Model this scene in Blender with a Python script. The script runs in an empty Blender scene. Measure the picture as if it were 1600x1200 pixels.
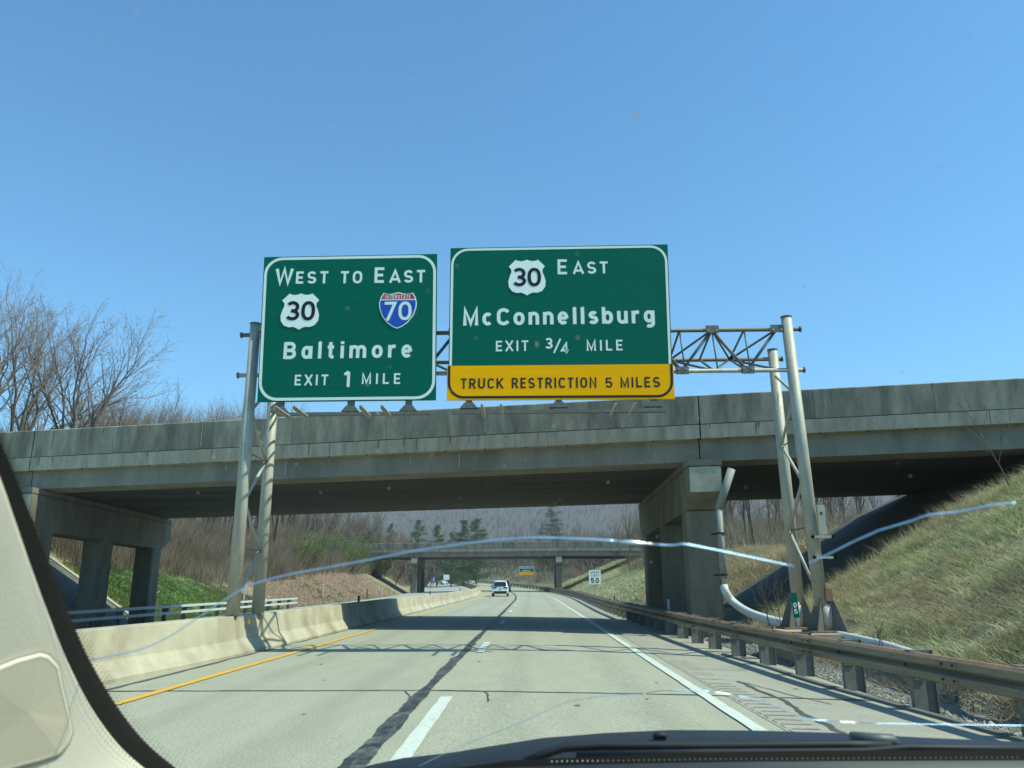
import bpy, math, random
import numpy as np
from mathutils import Vector, Matrix

random.seed(7)
rng = np.random.default_rng(7)
SC = bpy.context.scene
COL = SC.collection

# ------------------------------------------------------------------ camera
FPX, VPX, VPY = 1240.0, 830.0, 912.0
H = 1.43
_fw = np.array([VPX - 800, -(VPY - 600), -FPX]); _fw /= np.linalg.norm(_fw)
_a = -20.0
_D = (FPX * FPX + (VPX - 800) * _a) / (VPY - 600)
_up = np.array([_a, _D, -FPX]); _up /= np.linalg.norm(_up)
_rt = np.cross(_fw, _up)
CM = np.stack([_rt, _fw, _up], 1)          # camera axes <- world
cam_d = bpy.data.cameras.new('camera')
cam = bpy.data.objects.new('camera', cam_d); COL.objects.link(cam)
R3 = CM.T
cam.matrix_world = Matrix([[*R3[0], 0], [*R3[1], 0], [*R3[2], H], [0, 0, 0, 1]])
cam_d.sensor_width = 36.0
cam_d.lens = 36.0 * FPX / 1600.0
cam_d.clip_start = 0.03
cam_d.clip_end = 6000
cam_d.dof.use_dof = True
cam_d.dof.focus_distance = 28.0
cam_d.dof.aperture_fstop = 11.0
SC.camera = cam

# ------------------------------------------------------------------ light
SUN_EL, SUN_AZ = math.radians(52), math.radians(14.0)     # azimuth measured from +X towards -Y
sun_dir = Vector((math.cos(SUN_EL) * math.cos(SUN_AZ), -math.cos(SUN_EL) * math.sin(SUN_AZ), math.sin(SUN_EL)))
w = bpy.data.worlds.new('World'); SC.world = w; w.use_nodes = True
nt = w.node_tree; nt.nodes.clear()
wo = nt.nodes.new('ShaderNodeOutputWorld'); bg = nt.nodes.new('ShaderNodeBackground')
sky = nt.nodes.new('ShaderNodeTexSky'); sky.sky_type = 'NISHITA'; sky.sun_disc = False
sky.sun_elevation = SUN_EL; sky.sun_rotation = math.radians(90) + SUN_AZ
sky.altitude = 300; sky.air_density = 1.0; sky.dust_density = 0.35; sky.ozone_density = 2.2
bg.inputs['Strength'].default_value = 0.115
tint = nt.nodes.new('ShaderNodeMix'); tint.data_type = 'RGBA'; tint.blend_type = 'MULTIPLY'; tint.inputs[0].default_value = 1.0
tint.inputs[7].default_value = (0.68, 1.28, 1.60, 1)          # deep clear spring-sky blue
nt.links.new(sky.outputs[0], tint.inputs[6]); nt.links.new(tint.outputs[2], bg.inputs[0]); nt.links.new(bg.outputs[0], wo.inputs[0])
sl = bpy.data.lights.new('sun', 'SUN'); sl.energy = 4.95; sl.angle = math.radians(0.5); sl.color = (1.0, 0.97, 0.84)
so = bpy.data.objects.new('sun', sl); COL.objects.link(so)
so.rotation_euler = (-sun_dir).to_track_quat('-Z', 'Y').to_euler(); so.location = (0, 0, 60)
SC.view_settings.view_transform = 'Standard'; SC.view_settings.look = 'None'
SC.view_settings.exposure = 0.35; SC.view_settings.gamma = 1.0; SC.view_settings.use_curve_mapping = False
SC.cycles.max_bounces = 6; SC.cycles.transparent_max_bounces = 12
SC.cycles.volume_bounces = 0

# ------------------------------------------------------------------ pixel helpers (photo pixel -> point on a plane that stands in the world)
def ray(px, py):
    d = CM.T @ np.array([px - 800, -(py - 600), -FPX]); return d / np.linalg.norm(d)
def atY(px, py, Y):
    d = ray(px, py); return d * (Y / d[1]) + np.array([0, 0, H])
def onglass(px, py, off=0.0):
    d = ray(px, py); t = (1.24 + 0.62 * 0.95 - H - off) / (d[2] + 0.62 * d[1]); return d * t + np.array([0, 0, H])

# ------------------------------------------------------------------ mesh builder
class MB:
    def __init__(s): s.v = []; s.f = []; s.m = []; s.mi = 0
    def add(s, vs, fs):
        b = len(s.v); s.v += [tuple(map(float, p)) for p in vs]
        s.f += [tuple(b + i for i in f) for f in fs]; s.m += [s.mi] * len(fs)
    def box(s, x0, x1, y0, y1, z0, z1):
        s.add([(x0, y0, z0), (x1, y0, z0), (x1, y1, z0), (x0, y1, z0), (x0, y0, z1), (x1, y0, z1), (x1, y1, z1), (x0, y1, z1)],
              [(3, 2, 1, 0), (4, 5, 6, 7), (0, 1, 5, 4), (1, 2, 6, 5), (2, 3, 7, 6), (3, 0, 4, 7)])
    def hexa(s, p):
        s.add(p, [(3, 2, 1, 0), (4, 5, 6, 7), (0, 1, 5, 4), (1, 2, 6, 5), (2, 3, 7, 6), (3, 0, 4, 7)])
    def quad(s, a, b, c, d): s.add([a, b, c, d], [(0, 1, 2, 3)])
    def loft(s, rings, closed=True, cap=True):
        n = len(rings[0]); vs = [p for r in rings for p in r]; fs = []
        for i in range(len(rings) - 1):
            for j in range(n if closed else n - 1):
                k = (j + 1) % n
                fs.append((i * n + j, i * n + k, (i + 1) * n + k, (i + 1) * n + j))
        if cap and closed:
            fs.append(tuple(range(n - 1, -1, -1))); fs.append(tuple((len(rings) - 1) * n + j for j in range(n)))
        s.add(vs, fs)
    def tube(s, path, r, sides=8, cap=True):
        P = [np.array(p, float) for p in path]
        rr = r if hasattr(r, '__len__') else [r] * len(P)
        rings = []; ref = None
        for i, p in enumerate(P):
            t = P[min(i + 1, len(P) - 1)] - P[max(i - 1, 0)]; t = t / (np.linalg.norm(t) + 1e-9)
            if ref is None:
                ref = np.array([0, 0, 1.0]) if abs(t[2]) < .9 else np.array([1.0, 0, 0])
            a = np.cross(t, ref); a /= (np.linalg.norm(a) + 1e-9); b = np.cross(a, t); ref = b
            rings.append([p + rr[i] * (math.cos(2 * math.pi * k / sides) * a + math.sin(2 * math.pi * k / sides) * b) for k in range(sides)])
        s.loft(rings, True, cap)
    def extr(s, poly, axis_vec):
        """closed polygon (list of 3D points) swept along axis_vec"""
        av = np.array(axis_vec, float)
        s.loft([[np.array(p, float) for p in poly], [np.array(p, float) + av for p in poly]], True, True)

def link(name, me, mats=None, parent=None, smooth=False):
    o = bpy.data.objects.new(name, me); COL.objects.link(o)
    if mats is not None:
        for m in (mats if isinstance(mats, (list, tuple)) else [mats]): me.materials.append(m)
    if parent is not None:
        o.parent = parent
        o.matrix_parent_inverse = Matrix.Translation(-parent.location) if parent.type == 'EMPTY' and parent.get('_world', 0) else Matrix.Identity(4)
        if parent.type != 'EMPTY' and parent.parent is not None and parent.parent.get('_world', 0):
            o.matrix_parent_inverse = Matrix.Identity(4)
    if smooth:
        me.polygons.foreach_set('use_smooth', [True] * len(me.polygons))
    return o

def build(mb, name, mats=None, parent=None, smooth=False):
    me = bpy.data.meshes.new(name); me.from_pydata(mb.v, [], mb.f)
    if mb.mi or any(mb.m): me.polygons.foreach_set('material_index', mb.m)
    me.update()
    return link(name, me, mats, parent, smooth)

def npmesh(name, V, F, mats=None, parent=None, smooth=False, link_it=True):
    """V (n,3), F (m,3) or (m,4)"""
    V = np.ascontiguousarray(V, dtype=np.float32); F = np.ascontiguousarray(F, dtype=np.int32)
    me = bpy.data.meshes.new(name); k = F.shape[1]
    me.vertices.add(len(V)); me.vertices.foreach_set('co', V.ravel())
    me.loops.add(F.size); me.loops.foreach_set('vertex_index', F.ravel())
    me.polygons.add(len(F)); me.polygons.foreach_set('loop_start', np.arange(0, F.size, k, dtype=np.int32))
    me.polygons.foreach_set('loop_total', np.full(len(F), k, dtype=np.int32))
    me.update(calc_edges=True)
    if smooth: me.polygons.foreach_set('use_smooth', np.ones(len(F), dtype=bool))
    if not link_it:
        for m in (mats if isinstance(mats, (list, tuple)) else [mats]): me.materials.append(m)
        return me
    return link(name, me, mats, parent)

def thing(name, label, cat, loc=(0, 0, 0), group=None, world=True):
    """an Empty at the thing's base; world=True: its parts are given in world coordinates"""
    o = bpy.data.objects.new(name, None); COL.objects.link(o); o.location = loc
    o.empty_display_size = 0.2
    o['label'] = label; o['category'] = cat
    if group: o['group'] = group
    if world: o['_world'] = 1
    return o
def tag(o, label=None, cat=None, group=None, kind=None):
    if label: o['label'] = label
    if cat: o['category'] = cat
    if group: o['group'] = group
    if kind: o['kind'] = kind
    return o

# ------------------------------------------------------------------ materials
def mat(name, col, rough=0.8, metal=0.0, var=0.0, scale=1.0, col2=None, stretch=(1, 1, 1), bump=0.0, bscale=20.0, fine=0.0, fscale=60.0,
        island=0.0, spec=0.3, thr=(0.35, 0.65), emis=None, coat=0.0, rand_obj=0.0):
    m = bpy.data.materials.new(name); m.use_nodes = True
    n = m.node_tree.nodes; L = m.node_tree.links
    p = n['Principled BSDF']; p.inputs['Roughness'].default_value = rough; p.inputs['Metallic'].default_value = metal
    p.inputs['Specular IOR Level'].default_value = spec
    if coat: p.inputs['Coat Weight'].default_value = coat; p.inputs['Coat Roughness'].default_value = 0.05
    p.inputs['Base Color'].default_value = (*col, 1)
    tc = n.new('ShaderNodeTexCoord'); out = None
    def mixc(a, b, fac, mode='MIX'):
        x = n.new('ShaderNodeMix'); x.data_type = 'RGBA'; x.blend_type = mode
        for s_, v_ in ((6, a), (7, b)):
            if isinstance(v_, tuple): x.inputs[s_].default_value = (*v_, 1)
            else: L.new(v_, x.inputs[s_])
        if isinstance(fac, (int, float)): x.inputs[0].default_value = fac
        else: L.new(fac, x.inputs[0])
        return x.outputs[2]
    def noise(sc, st=(1, 1, 1), det=5.0):
        mp = n.new('ShaderNodeMapping'); mp.inputs['Scale'].default_value = st; L.new(tc.outputs['Object'], mp.inputs[0])
        t = n.new('ShaderNodeTexNoise'); t.inputs['Scale'].default_value = sc; t.inputs['Detail'].default_value = det; t.inputs['Roughness'].default_value = 0.6
        L.new(mp.outputs[0], t.inputs['Vector']); return t.outputs['Fac']
    def ramp(src, a, b):
        r = n.new('ShaderNodeMapRange'); r.inputs[1].default_value = a; r.inputs[2].default_value = b; L.new(src, r.inputs[0]); return r.outputs[0]
    cur = col
    if col2 is not None:
        cur = mixc(col, col2, ramp(noise(scale, stretch), *thr))
    if var > 0:
        f = ramp(noise(scale * 2.7, stretch), 0.3, 0.7)
        g = n.new('ShaderNodeMapRange'); g.inputs[3].default_value = 1 - var; g.inputs[4].default_value = 1 + var; L.new(f, g.inputs[0])
        hsv = n.new('ShaderNodeHueSaturation'); L.new(g.outputs[0], hsv.inputs['Value'])
        if isinstance(cur, tuple): hsv.inputs['Color'].default_value = (*cur, 1)
        else: L.new(cur, hsv.inputs['Color'])
        cur = hsv.outputs[0]
    if fine > 0:
        f = ramp(noise(fscale, (1, 1, 1), 2.0), 0.3, 0.7)
        g = n.new('ShaderNodeMapRange'); g.inputs[3].default_value = 1 - fine; g.inputs[4].default_value = 1 + fine; L.new(f, g.inputs[0])
        hsv = n.new('ShaderNodeHueSaturation'); L.new(g.outputs[0], hsv.inputs['Value'])
        if isinstance(cur, tuple): hsv.inputs['Color'].default_value = (*cur, 1)
        else: L.new(cur, hsv.inputs['Color'])
        cur = hsv.outputs[0]
    if island > 0 or rand_obj > 0:
        hsv = n.new('ShaderNodeHueSaturation')
        g = n.new('ShaderNodeMapRange')
        k = island or rand_obj
        g.inputs[3].default_value = 1 - k; g.inputs[4].default_value = 1 + k
        if island > 0: L.new(n.new('ShaderNodeNewGeometry').outputs['Random Per Island'], g.inputs[0])
        else: L.new(n.new('ShaderNodeObjectInfo').outputs['Random'], g.inputs[0])
        L.new(g.outputs[0], hsv.inputs['Value'])
        if isinstance(cur, tuple): hsv.inputs['Color'].default_value = (*cur, 1)
        else: L.new(cur, hsv.inputs['Color'])
        cur = hsv.outputs[0]
    if not isinstance(cur, tuple): L.new(cur, p.inputs['Base Color'])
    if bump > 0:
        b = n.new('ShaderNodeBump'); b.inputs['Strength'].default_value = bump; b.inputs['Distance'].default_value = 0.02
        L.new(noise(bscale), b.inputs['Height']); L.new(b.outputs[0], p.inputs['Normal'])
    if emis: p.inputs['Emission Color'].default_value = (*emis[0], 1); p.inputs['Emission Strength'].default_value = emis[1]
    return m

def blade_mat(name, cols, rough=0.8, pos_scale=0.35):
    """colour picked per island from a ramp, shifted by a slow noise so clumps differ"""
    m = bpy.data.materials.new(name); m.use_nodes = True
    n = m.node_tree.nodes; L = m.node_tree.links; p = n['Principled BSDF']
    p.inputs['Roughness'].default_value = rough; p.inputs['Specular IOR Level'].default_value = 0.15
    g = n.new('ShaderNodeNewGeometry'); tc = n.new('ShaderNodeTexCoord')
    t = n.new('ShaderNodeTexNoise'); t.inputs['Scale'].default_value = pos_scale; t.inputs['Detail'].default_value = 4
    L.new(tc.outputs['Object'], t.inputs['Vector'])
    tl = n.new('ShaderNodeBsdfTranslucent'); mx = n.new('ShaderNodeMixShader'); mx.inputs[0].default_value = 0.35; om = n['Material Output']
    L.new(p.outputs[0], mx.inputs[1]); L.new(tl.outputs[0], mx.inputs[2]); L.new(mx.outputs[0], om.inputs['Surface'])
    a = n.new('ShaderNodeMath'); a.operation = 'MULTIPLY_ADD'; a.inputs[1].default_value = 0.5; L.new(g.outputs['Random Per Island'], a.inputs[0])
    mr = n.new('ShaderNodeMapRange'); mr.inputs[1].default_value = .3; mr.inputs[2].default_value = .7; mr.inputs[3].default_value = 0; mr.inputs[4].default_value = .5
    L.new(t.outputs['Fac'], mr.inputs[0]); L.new(mr.outputs[0], a.inputs[2])
    r = n.new('ShaderNodeValToRGB'); els = r.color_ramp.elements
    while len(els) < len(cols): els.new(0.5)
    for i, c in enumerate(cols):
        els[i].position = i / (len(cols) - 1); els[i].color = (*c, 1)
    L.new(a.outputs[0], r.inputs[0]); L.new(r.outputs[0], p.inputs['Base Color']); L.new(r.outputs[0], tl.inputs['Color'])
    return m

M = {}
M['slab'] = mat('road_concrete', (0.335, 0.326, 0.244), 0.85, var=0.06, scale=0.5, stretch=(2.2, .5, 1), fine=0.26, fscale=38, bump=0.35, bscale=45, rand_obj=0.025)
def wheel_paths(m, us_, k=.10, w=.32):
    n = m.node_tree.nodes; L = m.node_tree.links; p = n['Principled BSDF']; src = p.inputs['Base Color'].links[0].from_socket
    tc = n.new('ShaderNodeTexCoord'); sp = n.new('ShaderNodeSeparateXYZ'); L.new(tc.outputs['Object'], sp.inputs[0]); tot = None
    nz = n.new('ShaderNodeTexNoise'); nz.inputs['Scale'].default_value = .25; mpn = n.new('ShaderNodeMapping'); mpn.inputs['Scale'].default_value = (2, .3, 1); L.new(tc.outputs['Object'], mpn.inputs[0]); L.new(mpn.outputs[0], nz.inputs['Vector'])
    for u_ in us_:
        d = n.new('ShaderNodeMath'); d.operation = 'SUBTRACT'; L.new(sp.outputs[0], d.inputs[0]); d.inputs[1].default_value = u_
        a = n.new('ShaderNodeMath'); a.operation = 'ABSOLUTE'; L.new(d.outputs[0], a.inputs[0])
        r = n.new('ShaderNodeMapRange'); r.interpolation_type = 'SMOOTHSTEP'; r.inputs[1].default_value = 0; r.inputs[2].default_value = w; r.inputs[3].default_value = 1; r.inputs[4].default_value = 0; L.new(a.outputs[0], r.inputs[0])
        if tot is None: tot = r.outputs[0]
        else:
            s_ = n.new('ShaderNodeMath'); s_.operation = 'ADD'; L.new(tot, s_.inputs[0]); L.new(r.outputs[0], s_.inputs[1]); tot = s_.outputs[0]
    ml = n.new('ShaderNodeMath'); ml.operation = 'MULTIPLY'; L.new(tot, ml.inputs[0]); L.new(nz.outputs['Fac'], ml.inputs[1])
    v = n.new('ShaderNodeMapRange'); v.inputs[3].default_value = 1; v.inputs[4].default_value = 1 - 2 * k; L.new(ml.outputs[0], v.inputs[0])
    h = n.new('ShaderNodeHueSaturation'); L.new(src, h.inputs['Color']); L.new(v.outputs[0], h.inputs['Value']); L.new(h.outputs[0], p.inputs['Base Color'])
wheel_paths(M['slab'], (-4.1, -2.4, -.3, 1.45), .09, .45)
M['shoulder'] = mat('shoulder_concrete', (0.318, 0.3, 0.239), 0.85, var=0.09, scale=0.45, fine=0.2, fscale=38, bump=0.3, bscale=40)
M['opp'] = mat('far_road_concrete', (0.322, 0.335, 0.304), 0.85, var=0.06, scale=0.4)
M['tar'] = mat('tar_seal', (0.035, 0.042, 0.045), 0.55, var=0.35, scale=3, col2=(0.11, 0.12, 0.115), thr=(.45, .62), fine=.2)
M['tarthin'] = mat('joint_tar', (0.075, 0.08, 0.075), 0.7, var=0.4, scale=2)
M['white_paint'] = mat('white_paint', (0.539, 0.566, 0.496), 0.7, var=0.06, scale=3, fine=.12, fscale=40, col2=(0.38, 0.40, 0.34), thr=(.58, .72))
M['yellow_paint'] = mat('yellow_paint', (0.66, 0.36, 0.045), 0.7, var=0.08, scale=2, fine=.1, fscale=40, col2=(0.42, 0.33, 0.14), thr=(.56, .75))
M['barrier'] = mat('barrier_concrete', (0.435, 0.392, 0.283), 0.9, var=0.13, scale=0.7, fine=0.06, fscale=40, bump=0.2, bscale=30, col2=(0.31, 0.265, 0.185), thr=(.42, .64))
M['parapet'] = mat('parapet_concrete', (0.285, 0.25, 0.185), 0.9, var=0.34, scale=1.1, stretch=(1, 1, .25), fine=0.06, fscale=14, col2=(0.16, 0.145, 0.112), thr=(.43, .66), bump=.15, bscale=12, rand_obj=.06)
M['slabedge'] = mat('deck_edge_concrete', (0.36, 0.315, 0.24), 0.9, var=0.24, scale=1.3, stretch=(1, 1, .2), fine=0.06, fscale=14, col2=(0.30, 0.26, 0.18), thr=(.45, .7))
M['girder'] = mat('girder_concrete', (0.265, 0.235, 0.185), 0.9, var=0.2, scale=0.6, stretch=(1, 1, .35), fine=0.05, fscale=12, col2=(0.20, 0.18, 0.142), thr=(.45, .7))
M['soffit_shade'] = mat('shaded_soffit_concrete', (0.085, 0.076, 0.056), 0.9, var=0.28, scale=0.25, stretch=(.25, 3, 1), fine=.06, fscale=8, col2=(0.06, 0.058, 0.048), thr=(.4, .65))  # darkened girder concrete: deep shade under the deck put into the colour
M['pier'] = mat('pier_concrete', (0.2, 0.178, 0.136), 0.9, var=0.24, scale=0.7, stretch=(1, 1, .35), fine=.06, fscale=12, col2=(0.165, 0.15, 0.115), thr=(.45, .65), bump=.15, bscale=10)
M['cap_end_lit'] = mat('sunlit_cap_concrete', (0.52, 0.48, 0.37), 0.9, var=0.1, scale=1.2, fine=.05, col2=(0.42, 0.39, 0.3), thr=(.5, .6))  # paler than the pier: grazing sun on the cap ends put into colour
M['chalk'] = mat('lime_streak', (0.38, 0.38, 0.34), 0.9, var=.2, scale=6)
M['dripdark'] = mat('drip_stain', (0.11, 0.10, 0.078), 0.9, var=.3, scale=4)
M['dark'] = mat('joint_dark', (0.03, 0.033, 0.03), 0.9)
M['galv'] = mat('galvanised_steel', (0.42, 0.395, 0.32), 0.6, metal=0.2, var=0.16, scale=2.0, stretch=(1, 1, .4), fine=.08, fscale=25, bump=.08, bscale=30)
M['galv_dark'] = mat('weathered_steel', (0.155, 0.15, 0.13), 0.6, metal=0.3, var=0.2, scale=5)
M['rail'] = mat('guardrail_steel', (0.225, 0.205, 0.15), 0.55, metal=0.35, var=0.18, scale=1.6, stretch=(1, .3, 2), fine=.08, fscale=25, col2=(0.16, 0.105, 0.065), thr=(.5, .66))
M['rust'] = mat('rusty_steel', (0.25, 0.135, 0.08), 0.8, var=0.25, scale=3, fine=.15, col2=(0.17, 0.14, 0.11), thr=(.5, .62))
M['railpost'] = mat('guardrail_post_steel', (0.18, 0.185, 0.16), 0.6, metal=0.3, var=0.2, scale=4)
M['alum'] = mat('bright_rail', (0.55, 0.55, 0.5), 0.5, metal=0.2, var=.08, scale=2)
M['green'] = mat('sign_green', (0.0, 0.115, 0.074), 0.45, var=0.05, scale=0.5, stretch=(.25, 1, 5), spec=.08)
M['white'] = mat('sign_white', (0.72, 0.80, 0.72), 0.5, var=.03, scale=3)
M['shieldw'] = mat('shield_white', (0.82, 0.86, 0.80), 0.5, var=.03, scale=3)
M['black'] = mat('sign_black', (0.012, 0.014, 0.014), 0.5)
M['yellow'] = mat('sign_yellow', (1.0, 0.44, 0.0), 0.5, spec=.05, var=0.06, scale=0.9, stretch=(.12, 1, 6))
M['blue'] = mat('shield_blue', (0.01, 0.08, 0.42), 0.45)
M['red'] = mat('shield_red', (0.50, 0.02, 0.03), 0.45)
M['signback'] = mat('sign_back_aluminium', (0.3, 0.31, 0.3), 0.5, metal=.5)
M['pipe'] = mat('white_pipe', (0.62, 0.65, 0.62), 0.5, var=.08, scale=2)
M['pipegrey'] = mat('grey_downpipe', (0.27, 0.28, 0.25), 0.6, var=.1, scale=2)
M['bark'] = mat('bark', (0.115, 0.096, 0.078), 0.95, var=.25, scale=1.5, stretch=(1, 1, .2))
M['barkpale'] = mat('pale_bark', (0.19, 0.165, 0.13), 0.95, var=.25, scale=1.5, stretch=(1, 1, .2))
M['twig'] = mat('twigs', (0.178, 0.14, 0.115), 0.95, island=.25)
M['twigfar'] = mat('far_twigs', (0.17, 0.136, 0.106), 0.95, island=.3)
M['needle'] = blade_mat('pine_needles', [(0.03, 0.07, 0.02), (0.055, 0.11, 0.03), (0.09, 0.16, 0.045)])
M['twigridge'] = mat('ridge_twigs', (0.085, 0.068, 0.062), 0.95, island=.3)
M['budleaf'] = blade_mat('fresh_leaves', [(0.09, 0.15, 0.03), (0.15, 0.23, 0.045), (0.22, 0.30, 0.065)])
M['brush'] = blade_mat('brush_stems', [(0.10, 0.078, 0.052), (0.24, 0.19, 0.13), (0.42, 0.34, 0.24)])
M['grass'] = blade_mat('grass_blades', [(0.11, 0.14, 0.06), (0.38, 0.44, 0.20), (0.58, 0.53, 0.33), (0.90, 0.80, 0.58)], pos_scale=1.3)
M['greengrass'] = blade_mat('green_grass_blades', [(0.06, 0.10, 0.03), (0.11, 0.16, 0.05), (0.24, 0.23, 0.11)])
M['drygrass'] = blade_mat('dry_grass_blades', [(0.24, 0.19, 0.10), (0.40, 0.32, 0.19), (0.56, 0.48, 0.32)])
M['stone'] = mat('gravel_stone', (0.24, 0.23, 0.195), 0.9, island=.5)
M['carwhite'] = mat('white_car_paint', (0.72, 0.77, 0.76), 0.25, spec=.5, coat=.6)
M['carblue'] = mat('dark_blue_car_paint', (0.02, 0.045, 0.09), 0.25, spec=.5, coat=.6)
M['carsilver'] = mat('silver_car_paint', (0.45, 0.47, 0.48), 0.3, metal=.4, coat=.5)
M['carglass'] = mat('car_glass', (0.012, 0.02, 0.022), 0.08, spec=.6)
M['tyre'] = mat('tyre_rubber', (0.015, 0.015, 0.016), 0.85)
M['rim'] = mat('wheel_rim', (0.35, 0.36, 0.36), 0.35, metal=.8)
M['blackplastic'] = mat('black_plastic', (0.018, 0.020, 0.022), 0.6, var=.1, scale=8)
M['taillight'] = mat('tail_light', (0.09, 0.02, 0.022), 0.3)
M['plate'] = mat('number_plate', (0.22, 0.30, 0.33), 0.5)
M['trim'] = mat('pillar_trim_plastic', (0.70, 0.65, 0.52), 0.75, var=.03, scale=6, bump=.08, bscale=350)
M['dash'] = mat('dashboard_plastic', (0.15, 0.16, 0.15), 0.8, var=.05, scale=10, bump=.15, bscale=300)
M['frit'] = mat('black_frit', (0.008, 0.009, 0.010), 0.6)
M['cowl'] = mat('cowl_plastic', (0.02, 0.026, 0.034), 0.5, var=.15, scale=20)
M['redpole'] = mat('red_marker', (0.35, 0.03, 0.02), 0.6)
M['postwhite'] = mat('white_marker', (0.6, 0.62, 0.58), 0.6)
M['amber'] = mat('amber_reflector', (0.55, 0.28, 0.01), 0.4)
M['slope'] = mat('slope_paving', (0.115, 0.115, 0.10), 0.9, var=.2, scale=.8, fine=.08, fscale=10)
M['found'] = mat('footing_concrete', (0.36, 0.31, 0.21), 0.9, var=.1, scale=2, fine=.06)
M['asphalt'] = mat('asphalt_kerb', (0.13, 0.13, 0.115), 0.9, var=.2, scale=4, fine=.15)

# glass of the windscreen: clear, a shade green
mg = bpy.data.materials.new('windscreen_glass'); mg.use_nodes = True
n_ = mg.node_tree.nodes; n_.clear()
tr = n_.new('ShaderNodeBsdfTransparent'); tr.inputs[0].default_value = (0.905, 1.0, 0.935, 1)
oo = n_.new('ShaderNodeOutputMaterial'); mg.node_tree.links.new(tr.outputs[0], oo.inputs[0]); M['glass'] = mg
# crack: fractured glass that mirrors the sky, its blue also put into the colour
M['crack'] = mat('cracked_glass', (0.52, 0.76, 1.0), 0.38, metal=0.85)

# ------------------------------------------------------------------ ground shape
def xc(Y):
    Y = np.asarray(Y, float)
    c = -np.square(np.clip(Y - 70, 0, None)) / 1800.0
    lin = -(330.0 ** 2) / 1800.0 - (Y - 400) * 2 * 330 / 1800.0
    return np.where(Y > 400, lin, c)
def zp(Y):
    Y = np.asarray(Y, float)
    a = 4e-5 * np.square(np.clip(Y - 50, 0, None))
    return np.where(Y > 250, 1.6 + (Y - 250) * 0.012, a)
def zroad(u):
    u = np.asarray(u, float)
    r = -0.015 * np.clip(u + 1.2, 0, None) - 0.015 * np.clip(u - 2.34, 0, None)
    l = -0.022 * np.clip(-6.6 - u, 0, None)
    return r + l
def P(u, Y, dz=0.0):
    return (float(xc(Y) + u), float(Y), float(zp(Y) + zroad(u) + dz))

def vnoise(x, y, seed=0):
    xi = np.floor(x).astype(np.int64); yi = np.floor(y).astype(np.int64); fx = x - xi; fy = y - yi
    fx = fx * fx * (3 - 2 * fx); fy = fy * fy * (3 - 2 * fy)
    def h(a, b):
        k = (a * 374761393 + b * 668265263 + seed * 974711) & 0x7fffffff
        k = ((k ^ (k >> 13)) * 1274126177) & 0x7fffffff
        return ((k ^ (k >> 16)) & 0xffff) / 65535.0
    return (h(xi, yi) * (1 - fx) + h(xi + 1, yi) * fx) * (1 - fy) + (h(xi, yi + 1) * (1 - fx) + h(xi + 1, yi + 1) * fx) * fy
def fbm(x, y, sc, seed=0, o=4):
    t = 0; a = 1; s = 0
    for i in range(o):
        t = t + a * vnoise(x / sc * 2 ** i + 17.3 * i, y / sc * 2 ** i + 5.1 * i, seed + i); s += a; a *= .5
    return t / s
def interp(Y, xs, ys): return np.interp(Y, xs, ys)
def smin(a, b, k):
    h = np.clip(0.5 + 0.5 * (b - a) / k, 0, 1); return b * (1 - h) + a * h - k * h * (1 - h)

def ground_z(u, Y):
    u = np.asarray(u, float); Y = np.asarray(Y, float)
    base = zp(Y)
    X = u + xc(Y)
    edgeR = float(zroad(5.0)); edgeL = float(zroad(-18.0))
    inner = zroad(np.clip(u, -18, 5)) - 0.10
    toeR = interp(Y, [0, 22, 25, 38, 44, 60, 90, 160], [5.7, 5.7, 6.6, 8.0, 7.4, 6.4, 6.0, 6.6])
    mR = interp(Y, [0, 22, 38, 60, 100], [.62, .60, .63, .5, .42])
    hR = interp(Y, [0, 16, 20.0, 23.0, 37.5, 40, 48, 58, 80, 120, 140, 160, 215, 260, 400], [8.8, 7.6, 5.6, 4.6, 4.9, 4.0, 3.0, 4.0, 6.0, 7.0, 7.0, 2.6, 2.4, 4.5, 8.0])
    hR = np.where((Y > 20) & (Y < 40) & (u > 18.5), np.maximum(hR, 5.0), hR)
    dR = np.clip(u - toeR, 0, None)
    lump = (fbm(X, Y, 3.2, 3) - .5)
    bR = smin(mR * dR, hR + .03 * np.clip(u - 20, 0, 400) * np.where(Y > 42, 1, 0), 1.2) + lump * np.clip(dR, 0, 3) * 0.16
    bR = np.where(dR > 0, np.maximum(bR, 0), 0)
    toeL = interp(Y, [0, 25, 30, 44, 50, 70, 100, 150], [-20, -20, -20, -20.3, -19.5, -19.3, -18.6, -18.6])
    mL = interp(Y, [0, 30, 44, 60, 100], [.6, .58, .58, .42, .55])
    hL = interp(Y, [0, 24, 28, 42, 46, 60, 110, 200, 400], [6.5, 6.5, 4.6, 4.6, 4.5, 6.0, 6.8, 7.5, 9])
    dL = np.clip(toeL - u, 0, None)
    bL = smin(mL * dL, hL + .03 * np.clip(-u - 30, 0, 400), 1.0) + lump * np.clip(dL, 0, 3) * 0.15
    bL = np.where(dL > 0, np.maximum(bL, 0), 0)
    z = base + inner + np.where(u > 0, bR, bL)
    z = z + np.where(u > 5.0, 0.32 * np.clip((u - 5.0) / 1.0, 0, 1) * np.clip(1 - dR / 2.5, 0, 1) * np.clip((Y - 14) / 6, 0, 1) * np.where(Y < 40, 1, np.clip((50 - Y) / 10, 0, 1)), 0)
    ridge = 235 * np.exp(-np.square((Y - 1750 + 0.25 * X) / 620.0)) * (0.72 + 0.5 * fbm(X, Y, 500, 9))
    z = z + ridge * np.clip((Y - 420) / 500, 0, 1) + np.clip((Y - 160) / 200, 0, 1) * (fbm(X, Y, 120, 5) - .4) * 12 * np.clip((np.abs(u) - 22) / 40, 0, 1)
    return z

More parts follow.
